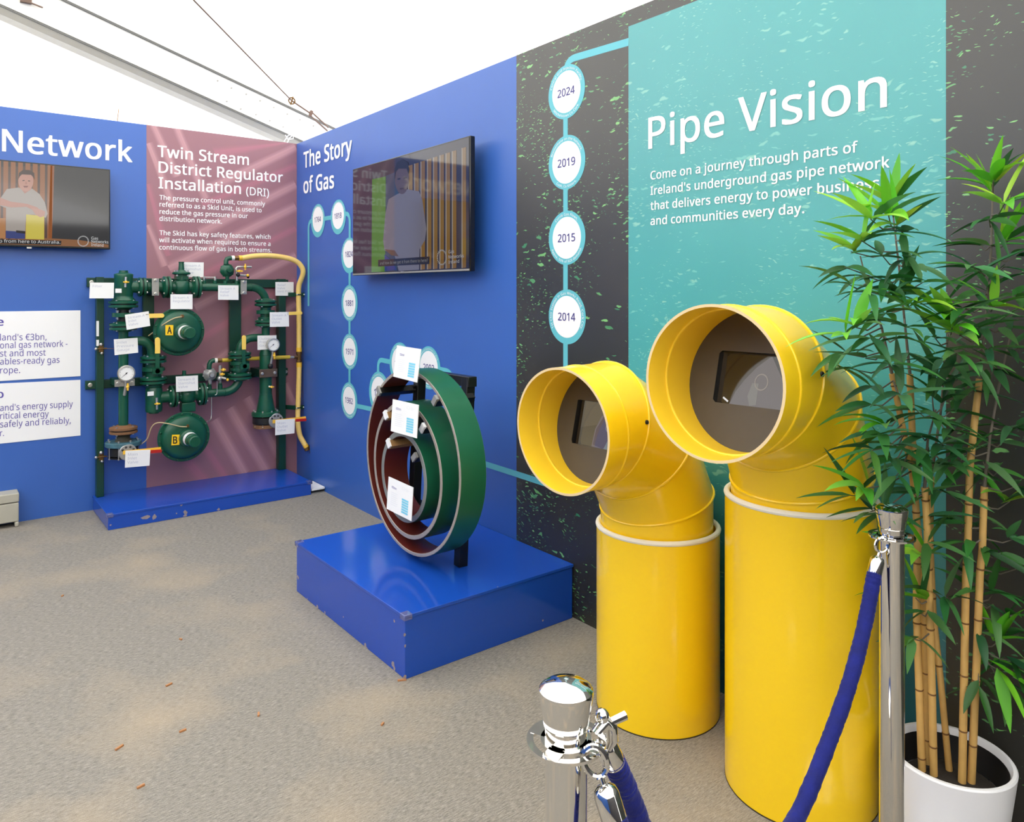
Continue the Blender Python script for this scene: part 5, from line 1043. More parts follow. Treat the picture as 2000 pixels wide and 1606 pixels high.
regulator(360, 853.5, 48, 'B', [(336, 849.5), (350.5, 849), (350, 869), (334.5, 870)], (382, 867), ((366.5, 832), [(365, 834, -.285), (350, 833, -.285), (330, 828, -.285), (308, 826, -.26), (296, 835, -.23), (287, 858, -.2), (272, 870, -.18)]))
# white name cards fixed to the parts -----------------------------------------------
def name_card(pts, y, lines, lab, tl=None):
    q = [on_y(px, py, y) for px, py in pts]
    t = thing('name_card', (q[2]+q[3])/2, lab, 'card', 'name cards on the skid')
    MB().plate(q, V((0, 1, 0)), .002).build('sheet', cardwhite, t, smooth=False)
    h = (q[0]-q[3]).length; w = (q[1]-q[0]).length; b = MB(); uu = (q[0]-q[3]).normalized(); ee = (q[1]-q[0]).normalized()
    cap = h*.155
    for i, s in enumerate(lines):
        vs, fs = text_mesh(s, 0); k = cap/CAPH
        o_ = q[0]+ee*.012-uu*(h*(.30+.235*i))+NY*.0006
        b.add([o_+ee*(x*k*1.12)+uu*(yv*k) for x, yv in vs], fs)
    b.build('card_lettering', greytext, t, smooth=False)
name_card([(175.7, 552), (222.7, 552.3), (222, 583), (174.6, 583)], -.2285, ['Filter'], 'white name card reading Filter at the top corner of the skid')
name_card([(355.7, 512), (398, 512.7), (397.5, 541.5), (355.7, 541.5)], -.121, ['Stream A', 'Slamshut', 'Valve'], 'white name card reading Stream A Slamshut Valve at the top of the skid')
name_card([(333, 575), (376, 575), (376, 604), (333, 604)], -.273, ['Stream A', 'Regulator'], 'white name card reading Stream A Regulator above the round regulator A')
name_card([(244, 615), (290.4, 608), (293.4, 636.7), (247.4, 644.6)], -.258, ['Stream A', 'Inlet', 'Valve'], 'tilted white name card reading Stream A Inlet Valve beside a yellow lever')
name_card([(222.3, 663), (268.6, 660), (270, 689), (224, 694)], -.203, ['Intlet', 'Pressure', 'Gauge'], 'white name card reading Intlet Pressure Gauge on the inlet pipe')
name_card([(426, 557.4), (466, 557.7), (466, 586), (426, 585.6)], -.201, ['Stream A', 'Relief', 'Valve'], 'white name card reading Stream A Relief Valve on the top pipe')
name_card([(538, 551), (573.5, 551), (573.5, 578), (538, 577.6)], -.076, ['Relief', 'Valve', 'Vent Pipe'], 'white name card reading Relief Valve Vent Pipe beside the yellow hose')
name_card([(527, 610), (564, 609.5), (564.6, 638), (527, 638.7)], -.244, ['Stream A', 'Outlet', 'Valve'], 'white name card reading Stream A Outlet Valve by the yellow hose')
name_card([(503, 655.7), (540, 655), (540, 682), (503, 683.7)], -.204, ['Outlet', 'Pressure', 'Gauge'], 'white name card reading Outlet Pressure Gauge, half hidden behind a dial')
name_card([(343.4, 735.7), (386.7, 733.4), (387, 763), (344, 765.8)], -.246, ['Stream B', 'Slamshut', 'Valve'], 'white name card reading Stream B Slamshut Valve above regulator B')
name_card([(245, 880.8), (293.6, 878.7), (292, 909.7), (244, 913.8)], -.284, ['Main', 'Inlet', 'Valve'], 'white name card reading Main Inlet Valve, lowest on the skid')
name_card([(538, 820.6), (576, 818), (575, 846.5), (537.5, 850.6)], -.276, ['Main', 'Outlet', 'Valve'], 'white name card reading Main Outlet Valve at the foot of the hose')

# ------------------------------------------------------------------ nested pipe rings on a black stand
XF = -.53
rs = thing('pipe_ring_stand', (-.38, -2.5, PH), 'black steel stand on the square blue podium carrying three pipe rings', 'stand')
XB = -.375
def post_pt(px, zpx_top, x_top, base):
    return base
legR = on_z(898, 1108, PH); legR = V((-.385, legR.y+.01, PH)); topR = V((-.345, legR.y, 1.005))
legL = V((-.385, on_x(806, 900, -.385).y, PH)); topL = V((-.345, legL.y, 1.005))
for (a_, c_) in ((legR, topR), (legL, topL)):
    MB().beam(a_+V((0, 0, .0015)), c_+V((0, 0, .0)), .042, .042, V((1, 0, 0))).build('upright', black_frame, rs, bevel=.002)
MB().beam(topL+V((0, .03, -.02)), topR+V((0, -.03, -.02)), .042, .042).build('top_rail', black_frame, rs, bevel=.002)
MB().beam(V((-.380, legL.y, .40)), V((-.380, legR.y, .40)), .036, .036).build('lower_rail', black_frame, rs, bevel=.002)
rings = []
for (cx, cy, ro, t_, w, lab, cut) in ((799, 902, .386, .014, .12, 'large green outer pipe ring with red inside on the black stand', ring_cut), (792, 918, .286, .018, .12, 'middle green pipe ring nested inside the large one', ring_cut), (787, 931, .192, .023, .12, 'smallest green pipe ring at the centre of the stand, grey cut edge', ring_cut2)):
    c = on_x(cx, cy, XF); rings.append((c, ro, t_))
    o = thing('pipe_ring', (XF+w/2, c.y, c.z-ro), lab, 'pipe ring')
    n = 72; ax = V((1, 0, 0))
    MB().lathe(c, ax, [(.0015, ro), (w-.0015, ro)], n, close=False).build('outer_coating', ring_green, o)
    MB().lathe(c, ax, [(.0015, ro-t_), (w-.0015, ro-t_)], n, close=False).build('inner_coating', ring_red, o)
    b = MB(); b.lathe(c, ax, [(.0015, ro), (0, ro-.0015), (0, ro-t_+.0015), (.0015, ro-t_)], n, close=False)
    b.lathe(c, ax, [(w-.0015, ro), (w, ro-.0015), (w, ro-t_+.0015), (w-.0015, ro-t_)], n, close=False); b.build('cut_edge', cut, o)
# arms that the rings hang on, each with an upturned end stop
for (px, py, inner) in ((735, 756, 0), (848, 781, 0), (750, 806, 1), (827, 828, 1), (757, 865, 2), (815, 883, 2)):
    c, ro, t_ = rings[inner]
    e = on_x(px, py, XF-.02); d = V((0, e.y-c.y, e.z-c.z)); d.normalize()
    rr = ro-t_-.016
    pc = V((0, c.y+d.y*rr, c.z+d.z*rr))
    xe = -.36
    am = MB().beam(V((XF-.012, pc.y, pc.z)), V((xe, pc.y, pc.z)), .026, .030, d).build('support_arm', wood_m if px in (750, 757) else black_frame, rs)
    MB().beam(V((XF-.014, pc.y, pc.z))-d*.013, V((XF-.014, pc.y, pc.z))+d*.026, .024, .012, V((1, 0, 0))).build('end_stop', plate_m if px in (848, 735, 815) else white, am)
    # short tie from the arm back to the stand
    lx_ = legL.y if pc.y > c.y else legR.y
    MB().beam(V((xe-.005, pc.y, pc.z)), V((xe-.005, lx_, pc.z)), .03, .03).build('cross_tie', black_frame, am)
# information cards
def sheet(pts3, nrm, name, mats, parent=None, t=.003):
    return MB().plate(pts3, nrm, t)
def lerp2(q, u, v): return (q[0]*(1-u)+q[1]*u)*(1-v)+(q[3]*(1-u)+q[2]*u)*v
ring_cards = [([(775.5, 675), (822, 682), (816, 747.6), (768, 735.7)], '750mm', 'white information card leaning on top of the large pipe ring'),
              ([(767, 779.7), (817.3, 791), (812.6, 856.3), (763, 842)], '600mm', 'white information card fixed to the top of the middle pipe ring'),
              ([(759, 931), (806.7, 952.5), (802, 1018), (755, 994)], '450mm', 'white information card lying low inside the smallest pipe ring')]
for pts, mm, lab in ring_cards:
    # each sheet leans back a little: lower edge nearer the room
    q = [on_x(*pts[0], XF-.034), on_x(*pts[1], XF-.034), on_x(*pts[2], XF-.052), on_x(*pts[3], XF-.052)]
    q[2] = q[1]+(q[3]-q[0])*((q[2]-q[1]).length/(q[3]-q[0]).length)
    base = (q[2]+q[3])/2
    t = thing('information_card', base, lab, 'card', 'size cards on the pipe rings')
    n = (q[1]-q[0]).cross(q[3]-q[0]).normalized()
    if n.x > 0: n = -n
    MB().plate([p for p in q], -n, .003).build('sheet', cardwhite, t, smooth=False)
    b = MB(); n2 = n*.0006
    u_ = (q[0]-q[3]).normalized()
    A = lerp2(q, .16, .30); B = lerp2(q, .36, .30); line(b, mm, A, B, .010, n2, '', .01, u_); b.build('size_lettering', mat('purple_grey_print', (150, 146, 190)), t, smooth=False)
    b = MB()
    for r_ in range(6):
        v0 = .46+r_*.075; b.poly([lerp2(q, u, v)+n2 for u, v in ((.60, v0), (.86, v0), (.86, v0+.058), (.60, v0+.058))])
    b.build('data_table', cyanlight, t, smooth=False)
    b = MB()
    for r_ in range(7):
        v0 = .42+r_*.06; b.poly([lerp2(q, u, v)+n2 for u, v in ((.15, v0), (random.uniform(.36, .48), v0), (random.uniform(.36, .48), v0+.012), (.15, v0+.012))])
    for k in range(14):
        a0 = 2*PI*k/14; a1 = a0+.25
        b.poly([lerp2(q, .64+.07*f*math.cos(a), .16+.05*f*math.sin(a))+n2 for f, a in ((.75, a0), (1, a0), (1, a1), (.75, a1))])
    line(b, 'Gas', lerp2(q, .74, .14), lerp2(q, .79, .14), .004, n2, '', 0, u_); line(b, 'Networks', lerp2(q, .74, .175), lerp2(q, .87, .175), .004, n2, '', 0, u_); line(b, 'Ireland', lerp2(q, .74, .21), lerp2(q, .83, .21), .004, n2, '', 0, u_)
    b.build('faint_print', mat('faint_grey_print', (218, 222, 226)), t, smooth=False)

# ------------------------------------------------------------------ yellow viewing pipes
def viewing_pipe(cx, cy, R, zD, a, bb, c, t1, t2, t3, dl, Rd, cA, ztop, Rb, bc, label, scr):
    t = thing('viewing_pipe', (bc[0], bc[1], 0), label, 'viewing pipe')
    m = V((-math.cos(dl), -math.sin(dl), 0)); v = V((-m.y, m.x, 0))
    ang = (0, t1, t2, t3)
    dirs = [m*math.sin(x)+UP*math.cos(x) for x in ang]; us = [m*math.cos(x)-UP*math.sin(x) for x in ang]
    P = [V((cx, cy, zD))]; P.append(P[0]+dirs[1]*a); P.append(P[1]+dirs[2]*bb); P.append(P[2]+dirs[3]*c)
    N = 72
    def ring(i, r, cpt=None, nrm=None):
        cp = P[i] if cpt is None else cpt; d = dirs[i]; u = us[i]
        n = nrm if nrm is not None else dirs[i]+dirs[min(i+1, 3)]
        tt = -(u.dot(n))/(d.dot(n))
        return [cp+(u+d*tt)*(r*math.cos(2*PI*k/N))+v*(r*math.sin(2*PI*k/N)) for k in range(N)]
    def skin(mb, rings_, mi=0):
        vs = [p for r in rings_ for p in r]; fs = []
        for i in range(len(rings_)-1):
            for k in range(N):
                l = (k+1) % N; fs.append((i*N+k, i*N+l, (i+1)*N+l, (i+1)*N+k))
        mb.add(vs, fs, mi)
    # base cylinder with wall thickness
    bm_ = MB(); o0 = V((bc[0], bc[1], 0)); bm_.lathe(o0, UP, [(.001, Rb-.004), (.0, Rb), (ztop, Rb), (ztop, Rb-.012), (.01, Rb-.012)], N, close=False)
    bm_.build('base_pipe', yellow, t)
    MB().lathe(V((bc[0], bc[1], 0)), UP, [(.0, Rb+.0008), (.004, Rb+.0008)], N, close=False).build('base_edge', mat('dark_edge', (60, 50, 30), .6), t)
    g = MB(); g.tube([V((bc[0]+(Rb-.005)*math.cos(2*PI*k/N), bc[1]+(Rb-.005)*math.sin(2*PI*k/N), ztop+.004)) for k in range(N)], .0085, 10, closed=True); g.build('gasket_ring', gasket_m, t)
    bot = [V((cx, cy, ztop-.02))+us[0]*(R*math.cos(2*PI*k/N))+v*(R*math.sin(2*PI*k/N)) for k in range(N)]
    s = MB(); skin(s, [bot, ring(0, R), ring(1, R), ring(2, R)]); el = s.build('elbow', yellow, t, sharp=12)
    mouth = ring(3, R+.002, nrm=dirs[3]); mid = ring(3, R, P[2]+dirs[3]*c*cA, dirs[3])
    s = MB(); skin(s, [ring(2, R), mid, mouth]); s.build('collar', yellow, t, sharp=12)
    s = MB(); ri = R-.007; ib = ring(2, ri, P[2]-dirs[3]*.004, dirs[2]+dirs[3]); skin(s, [ring(3, ri+.002, nrm=dirs[3]), ring(3, ri, P[2]+dirs[3]*c*cA, dirs[3]), ib]); s.build('mouth_lining', yellow_in, t, sharp=12)
    s = MB(); skin(s, [mouth, ring(3, ri+.002, nrm=dirs[3])]); s.build('mouth_rim', cut_edge, t)
    ripi = [ring(3, ri-.001, P[2]+dirs[3]*c*cA, dirs[3])]
    for i, r_ in ((0, R+.001), (1, R+.0005), (2, R+.0005)):
        MB().tube(ring(i, r_), .0042, 8, closed=True).build('seam_rib', yellow, t)
    MB().tube(mid, .0036, 8, closed=True).build('seam_rib', yellow, t)
    MB().tube(ripi[0], .0036, 8, closed=True).build('lining_rib', yellow_in, t)
    # dark panel with a sunken screen
    nd = (dirs[2]+dirs[3]).normalized(); vz = us[2]+us[3]; vz = (UP-nd*UP.dot(nd)).normalized(); vh = vz.cross(nd)
    if vh.y > 0: vh = -vh           # vh runs to the viewer's right along the panel
    pc = P[2]+dirs[3]*.0
    def onp(px, py, o=0):
        r = ray(px, py); k = ((pc+nd*o)-CAM).dot(nd)/r.dot(nd); return CAM+r*k
    q0 = onp(*scr[0]); q3 = onp(*scr[1])
    hgt_ = (q0-q3).length; wid = hgt_*1.62
    f = lambda u, w, o=0: q0+vh*(u*wid)-vz*(w*hgt_)+nd*o
    ell = ring(2, ri+.001, pc, nd)
    rim4 = [f(0, 0), f(1, 0), f(1, 1), f(0, 1)]
    cxn = (rim4[0]+rim4[2])/2
    # panel with rectangular hole: fan of quads between the ellipse and the opening
    s = MB(); inner = []
    for p in ell:
        d = p-cxn; du = d.dot(vh)/(wid/2); dw_ = -d.dot(vz)/(hgt_/2); kk = 1/max(abs(du), abs(dw_)); inner.append(cxn+d*kk)
    s.add(ell+inner, [(i, (i+1) % N, N+(i+1) % N, N+i) for i in range(N)]); pnl = s.build('screen_panel', board, t, sharp=0)
    dp = -.022
    s = MB(); back = [p+nd*dp for p in rim4]; s.add(rim4+back, [(i, (i+1) % 4, 4+(i+1) % 4, 4+i) for i in range(4)]); s.build('recess', black_frame, pnl, smooth=False)
    s = MB()
    def pg(pts, col, l): s.poly([f(max(0, min(1, u)), max(0, min(1, w)), dp+.001+.0003*l) for u, w in pts], 0, lin(col))
    pg([(0, 0), (1, 0), (1, 1), (0, 1)], (44, 32, 12), 0)
    if scr[2] == 'tall':
        pg([(.16, 1), (.22, .75), (.32, .5), (.45, .25), (.60, .04), (.68, .02), (1, 0), (1, 1)], (92, 84, 84), 1)
        pg([(.62, .02), (.70, .02), (1, .55), (1, .95), (.95, .95), (.80, .5)], (28, 24, 24), 2)
        pg([(.72, .02), (1, .02), (1, .45)], (84, 78, 74), 2)
        pg([(.42, .55), (.50, .55), (.50, .95), (.42, .98), (.38, .80)], (112, 108, 102), 2)
        cc = (.53, .52)
        for k in range(24):
            a0 = 2*PI*k/24; a1 = 2*PI*(k+1)/24
            pg([(cc[0]+.085*ff*math.cos(x), cc[1]+.16*ff*math.sin(x)) for ff, x in ((.84, a0), (1, a0), (1, a1), (.84, a1))], (134, 122, 112), 3)
        pg([(.08, .86), (.15, .93), (.14, .96), (.07, .89)], (250, 250, 250), 3)
    else:
        pg([(.05, 0), (1, 0), (1, 1), (.05, 1)], (96, 90, 76), 1)
        pg([(.05, 0), (.5, 0), (.34, .5), (.05, .62)], (108, 101, 86), 1.2)
        pg([(.30, 1), (.32, .6), (.40, .3), (.55, .08), (.72, .0), (1, 0), (1, 1)], (122, 114, 116), 1.5)
        pg([(.32, .95), (.34, .6), (.44, .3), (.62, .12), (.62, .9), (.5, 1)], (98, 88, 96), 2)
        pg([(.60, .9), (.63, .55), (.76, .5), (.85, .3), (1, .3), (1, .6)], (70, 64, 68), 2)
        pg([(.52, 1), (.60, .70), (.70, 1)], (132, 138, 138), 3)
        cc = (.57, .52)
        for k in range(20):
            a0 = 2*PI*k/20; a1 = 2*PI*(k+1)/20
            pg([(cc[0]+.065*ff*math.cos(x), cc[1]+.11*ff*math.sin(x)) for ff, x in ((.8, a0), (1, a0), (1, a1), (.8, a1))], (150, 140, 146), 4)
    s.build('screen', vcol_mat('pipe_screen', .06, .5, emit=.8), pnl, smooth=False)
    # screws and the hole at the throat
    r_ = R+.002
    for (i, off_, an) in ((3, .012, -PI/2-.35),):
        pass
    for fi in (-.5,):
        n_ = us[3]*math.cos(-PI/2+.15)+v*math.sin(-PI/2+.15)
        n_ = n_ if n_.y < 0 else -n_
        pp = P[2]+dirs[3]*(.004)+n_*R+dirs[2]*0
        MB().lathe(pp-n_*.003, n_, [(0, .007), (.007, .006), (.009, .003)], 12).build('screw', blackm, t)
    pp = P[2]+dirs[3]*.02+us[3]*R
    MB().lathe(pp-us[3]*.003, us[3], [(0, .006), (.005, .005)], 10).build('screw', brass, t)
    # chipped white tick on the rim
    return t, P
viewing_pipe(-.2175, -4.1198, .1843, .8541, .1951, .2187, .1842, .3934, 1.076, 1.5417, .0857, .1866, .6042, .790, .199, (-.2175, -4.118), 'taller yellow viewing pipe, its bent mouth holding a dark screen, beside the bamboo', ((1406, 684.5), (1392.5, 785), 'tall'))
viewing_pipe(-.2259, -3.6098, .1826, .6819, .1994, .2133, .1709, .4946, 1.0799, 1.5868, .0729, .1857, .5112, .588, .199, (-.2259, -3.6148), 'shorter yellow viewing pipe between the square podium and the taller pipe', ((1129, 780), (1116, 865), 'short'))
for c_ in [o for o in bpy.data.objects if o.name.startswith('viewing_pipe')]: c_['group'] = 'yellow viewing pipes'

# ------------------------------------------------------------------ chrome rope stanchions
HS = .90
def stanchion(pos, label, rot=0):
    t = thing('rope_stanchion', (pos.x, pos.y, 0), label, 'stanchion', 'chrome stanchions of the rope barrier')
    o = V((pos.x, pos.y, 0))
    MB().lathe(o, UP, [(0, .16), (.008, .16), (.018, .14), (.03, .05), (.036, .026)], 48).build('base', chrome, t)
    MB().lathe(o, UP, [(.03, .0248), (HS-.072, .0248)], 40).build('post', chrome, t)
    b = MB(); zc_ = HS-.070
    b.lathe(o, UP, [(zc_, .0252), (zc_, .030), (zc_+.004, .030), (zc_+.004, .0250), (zc_+.022, .0246), (zc_+.022, .0228), (zc_+.026, .0228)], 36)
    b.build('neck', chrome, t)
    b = MB(); b.lathe(o+UP*zc_, UP, [(0, .0385), (0, .0465), (.0035, .0465), (.0035, .0385), (0, .0385)], 56, close=False)
    for k in range(4):
        a = rot+PI/2*k; dd = V((math.cos(a), math.sin(a), 0)); b.beam(o+dd*.024+UP*(zc_+.002), o+dd*.042+UP*(zc_+.002), .020, .004)
    b.build('hook_plate', chrome, t)
    MB().lathe(o, UP, [(zc_+.020, .0262), (zc_+.022, .0268), (HS-.012, .0322), (HS-.008, .0318), (HS-.003, .0255), (HS, .012), (HS+.0006, .0)], 44).build('cap', chrome, t)
    return t, o+UP*zc_
def at_cam(X, d): return V((CAM.x+X*RT.x+d*FW.x, CAM.y+X*RT.y+d*FW.y, 0))
S1 = at_cam(.0635, .872); S2 = at_cam(.8185, 1.60)
stanchion(S1, 'nearest chrome stanchion, cut off below, in front of the shorter yellow pipe', .4)
stanchion(S2, 'chrome stanchion standing between the taller yellow pipe and the white plant pot', .9)

def rope(pts, r, label, ends, name='velvet_rope'):
    P = [V(p) for p in pts]
    # smooth through the points
    Q = []
    for i in range(len(P)-1):
        p0 = P[max(i-1, 0)]; p1 = P[i]; p2 = P[i+1]; p3 = P[min(i+2, len(P)-1)]
        for k in range(26):
            u = k/26; Q.append(.5*((2*p1)+(p2-p0)*u+(2*p0-5*p1+4*p2-p3)*u*u+(-p0+3*p1-3*p2+p3)*u**3))
    Q.append(P[-1])
    t = thing(name, Q[len(Q)//2], label, 'rope', 'blue velvet barrier ropes')
    rad = [r*(1+random.uniform(-.045, .045)) for i in range(len(Q))]
    MB().tube(Q, rad, 20).build('velvet_sleeve', velvet, t)
    for (i0, sgn, hook) in ends:
        p = Q[0] if i0 == 0 else Q[-1]; d = (Q[0]-Q[1]).normalized() if i0 == 0 else (Q[-1]-Q[-2]).normalized()
        if hook is not None: d = (d*.6+(V(hook)-p).normalized()*.4).normalized()
        L = .040
        fe = MB().lathe(p-d*.004, d, [(0, r*.96), (.002, r*1.0), (L*.72, r*1.0), (L*.88, r*.86), (L*.98, r*.5), (L, r*.22), (L+.008, r*.2)], 28).build('end_cap', chrome, t)
        if hook is not None:
            a = p+d*(L+.006); h = V(hook); dv = (h-a); ln = max(dv.length, .02); mid = a+dv*.5; dv.normalize()
            s = dv.cross(FW).normalized(); b = MB(); n = 20
            b.tube([mid+dv*(ln*.56*math.cos(2*PI*k/n))+s*(.013*math.sin(2*PI*k/n)) for k in range(n)], .0035, 8, closed=True); b.build('snap_hook', chrome, t)
zc_ = HS-.070
def rp(X, d, z): q = at_cam(X, d); return V((q.x, q.y, z))
hk2 = at_d(1727, 1052, 1.575); hk1a = at_d(1163, 1432, .93); hk1b = at_d(1152, 1462, .845)
A0 = at_d(1708, 1119, 1.56); Z0 = at_d(1198, 1486, .945)
rope([A0, at_d(1690, 1215, 1.525), at_d(1662, 1325, 1.46), at_d(1622, 1440, 1.40), at_d(1560, 1590, 1.30), rp(.425, 1.215, .445), rp(.32, 1.12, .44), rp(.22, 1.03, .53), at_d(1262, 1640, .985), at_d(1228, 1552, .962), Z0], .0146,
     'blue velvet rope sagging between the chrome stanchions', [(0, 1, hk2), (1, 1, hk1a)])
B0 = at_d(1199, 1600, .83); b1 = at_d(1226, 1700, .815); b2 = at_d(1244, 1900, .79)
rope([B0, b1, b2, V((b2.x+.04, b2.y-.03, .14)), V((b2.x+.10, b2.y-.05, .03)), V((b2.x+.25, b2.y-.05, .0185)), V((b2.x+.42, b2.y-.01, .0185))], .0146,
     'end of a second velvet rope with a big chrome cap hanging from the nearest stanchion', [(0, 1, hk1b)])
cl = MB(); h = at_d(1158, 1415, .885)
# cast clamp that carries the two hooks
b = MB(); o1 = V((S1.x, S1.y, zc_)); dd = (V((h.x, h.y, zc_))-o1).normalized()
b.tube([o1+dd*.040+UP*.0, o1+dd*.052+UP*.012, o1+dd*.060+UP*.004, o1+dd*.062-UP*.012, o1+dd*.056-UP*.022], [.007, .009, .008, .007, .004], 12)
b.tube([o1+dd*.060+UP*.010, o1+dd*.080+UP*.014], [.005, .0055], 10); b.sphere(o1+dd*.048+UP*.02, .009, 12)
st1 = [o for o in bpy.data.objects if o.name == 'rope_stanchion'][0]
b.build('rope_clamp', chrome, st1)

# ------------------------------------------------------------------ artificial bamboo in a white pot
PC = V((-.185, -4.492, 0)); PR = .135; PHt = .250
pt = thing('potted_bamboo', PC, 'artificial bamboo plant in a white pot behind the second stanchion', 'plant')
MB().lathe(PC, UP, [(0, .098), (.004, .104), (PHt-.004, PR), (PHt, PR-.003), (PHt, PR-.010), (PHt-.004, PR-.013), (.19, PR-.022), (.06, .09)], 64, close=True).build('pot', pot_m, pt)
MB().lathe(PC, UP, [(.235, PR-.0165), (.20, PR-.022), (.175, PR-.03)], 48, close=False).build('pot_liner', dark_liner, pt)
MB().lathe(PC, UP, [(.168, PR-.026), (.178, PR-.035), (.183, .05), (.184, 0.0)], 40, close=False).build('soil', soil_m, pt)
def wall_d(px): return (0-.03-CAM.x)/ray(px, 600).x
def cane_line(pts, r, base):
    B = on_z(*base, .18); d0 = depth(B); P = []
    n = len(pts)
    return [at_d(x, y, d0+dd_) for x, y, dd_ in pts]+[B]
canes = [('a', [(1777, 731, .03), (1782, 850, .03), (1787, 960, .02), (1792, 1046, .02), (1790, 1188, .01), (1795, 1337, 0)], (1801, 1507), .0088),
         ('b', [(1742, 730, -.02), (1758, 811, -.02), (1781, 920, 0), (1800, 1100, 0), (1808, 1300, 0)], (1812, 1493), .0080),
         ('c', [(1806, 953, -.02), (1810, 1020, -.02), (1813, 1096, -.02), (1816, 1188, -.01), (1820, 1330, 0)], (1824, 1517), .0086),
         ('d', [(1819, 931, .04), (1817, 1060, .04), (1823, 1199, .03), (1838, 1337, .01)], (1854, 1507), .0078),
         ('e', [(1913, 740, .0), (1903, 830, 0), (1894, 915, 0), (1890, 1072, 0), (1887, 1119, 0), (1883, 1327, 0)], (1879, 1531), .0088),
         ('f', [(1922.6, 951, -.02), (1918.6, 1072, -.02), (1914, 1119, -.02), (1907.5, 1292, -.01)], (1897, 1531), .0088)]
cane_obj = {}
for key, pts, base, r in canes:
    P = cane_line(pts, r, base); P = [V((min(p.x, -.045), p.y, p.z)) for p in P]
    o = MB().tube(P, [r*(.86+.14*i/(len(P)-1)) for i in range(len(P))], 14).build('cane', cane_m, pt); cane_obj[key] = (o, P)
    b = MB(); tot = 0
    # node rings every 14 cm or so
    L = 0; acc = .03
    for i in range(len(P)-1):
        seg = (P[i+1]-P[i]).length; d = (P[i+1]-P[i]).normalized()
        while acc < L+seg:
            q = P[i]+d*(acc-L); MB().lathe(q-d*.002, d, [(0, r*1.0), (.001, r*1.10), (.003, r*1.10), (.004, r*1.0)], 14).build('cane_node', node_m, o); acc += random.uniform(.12, .17)
        L += seg

def leaf(mb, base, d, L, w, droop, col, roll):
    d = d.normalized(); s = d.cross(UP)
    if s.length < .1: s = d.cross(V((1, 0, 0)))
    s.normalize(); q = Quaternion(d, roll); s = q @ s; u = s.cross(d); n = 6; vs = []; fs = []
    pos = V(base); dirv = d.copy()
    for i in range(n+1):
        t = i/n; ww = w*(math.sin(PI*min(1, t*1.02)**.62)**.9 if 0 < t < 1 else 0)+.0006
        ww = w*max(.03, (math.sin(PI*t**.65))**.8)
        up_ = s.cross(dirv).normalized()
        vs += [pos-s*ww/2+up_*ww*.16, pos-up_*ww*.02, pos+s*ww/2+up_*ww*.16]
        dirv = (dirv+V((0, 0, -droop/n))+u*(droop*.15/n)).normalized(); pos = pos+dirv*(L/n)
    for p in vs:
        if p.x > -.006: p.x = -.006
    for i in range(n):
        a = 3*i; fs += [(a, a+1, a+4, a+3), (a+1, a+2, a+5, a+4)]
    mb.add(vs, fs, 0, lin(col))
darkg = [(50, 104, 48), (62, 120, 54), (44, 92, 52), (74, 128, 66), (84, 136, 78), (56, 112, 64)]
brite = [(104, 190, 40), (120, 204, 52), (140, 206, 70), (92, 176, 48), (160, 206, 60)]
clusters = {
 'a': [(1742, 392, 1), (1735, 420, 1), (1700, 428, 1), (1762, 452, 0), (1682, 470, 1), (1722, 498, 0), (1662, 492, 1), (1768, 505, 0), (1650, 522, 0), (1730, 545, 0), (1692, 540, 0), (1790, 520, 0), (1802, 552, 0), (1752, 440, 1), (1760, 580, 0), (1770, 640, 0), (1772, 690, 0)],
 'b': [(1745, 566, 0), (1702, 574, 0), (1658, 556, 0), (1780, 600, 1), (1730, 612, 0), (1672, 640, 1), (1650, 655, 1), (1700, 660, 0), (1750, 662, 0), (1645, 690, 0), (1690, 700, 0), (1738, 712, 0), (1668, 722, 0), (1700, 756, 0), (1728, 832, 1), (1700, 792, 0), (1716, 850, 0), (1702, 880, 0), (1745, 870, 0), (1760, 772, 0), (1685, 955, 1), (1662, 968, 0), (1700, 1000, 0), (1720, 1005, 0), (1750, 930, 0), (1740, 900, 0)],
 'c': [(1790, 802, 0), (1820, 762, 0), (1800, 852, 0), (1832, 820, 0), (1850, 770, 0), (1860, 800, 0), (1772, 905, 0), (1780, 960, 0), (1800, 880, 0), (1812, 1062, 0), (1792, 1085, 1), (1788, 1168, 1), (1800, 1200, 0), (1782, 1248, 0), (1830, 905, 0), (1818, 1010, 0)],
 'd': [(1852, 622, 1), (1860, 640, 1), (1842, 700, 0), (1832, 738, 0), (1870, 742, 0), (1890, 762, 0), (1842, 868, 0), (1860, 905, 0), (1850, 1168, 0), (1826, 660, 0), (1870, 690, 0), (1840, 960, 0), (1855, 840, 0)],
 'e': [(1940, 352, 1), (1936, 366, 1), (1932, 428, 0), (1962, 398, 1), (1972, 468, 1), (1915, 480, 0), (1898, 520, 0), (1962, 520, 0), (1930, 560, 0), (1990, 500, 0), (1900, 570, 0), (1942, 600, 1), (1880, 602, 0), (1985, 580, 0), (1910, 640, 0), (1960, 640, 0), (1930, 682, 0), (1880, 682, 0), (1990, 680, 0), (1900, 712, 0), (1950, 722, 0), (1980, 620, 0), (1915, 530, 0), (1875, 655, 1)],
 'f': [(1930, 850, 0), (1960, 862, 0), (1985, 832, 0), (1920, 902, 0), (1950, 922, 0), (1886, 880, 0), (1985, 950, 0), (1972, 980, 1), (1990, 1050, 0), (1900, 1025, 0), (1880, 1060, 0), (1932, 1080, 0), (1960, 1082, 0), (1985, 1112, 0), (1866, 1015, 0), (1960, 1245, 1), (1940, 1180, 0), (1985, 1200, 0), (1930, 1232, 0), (1922, 1150, 0), (1952, 1310, 1), (1912, 1345, 0), (1990, 1290, 0), (1972, 1338, 0), (1946, 1150, 0), (1990, 1240, 0)]}
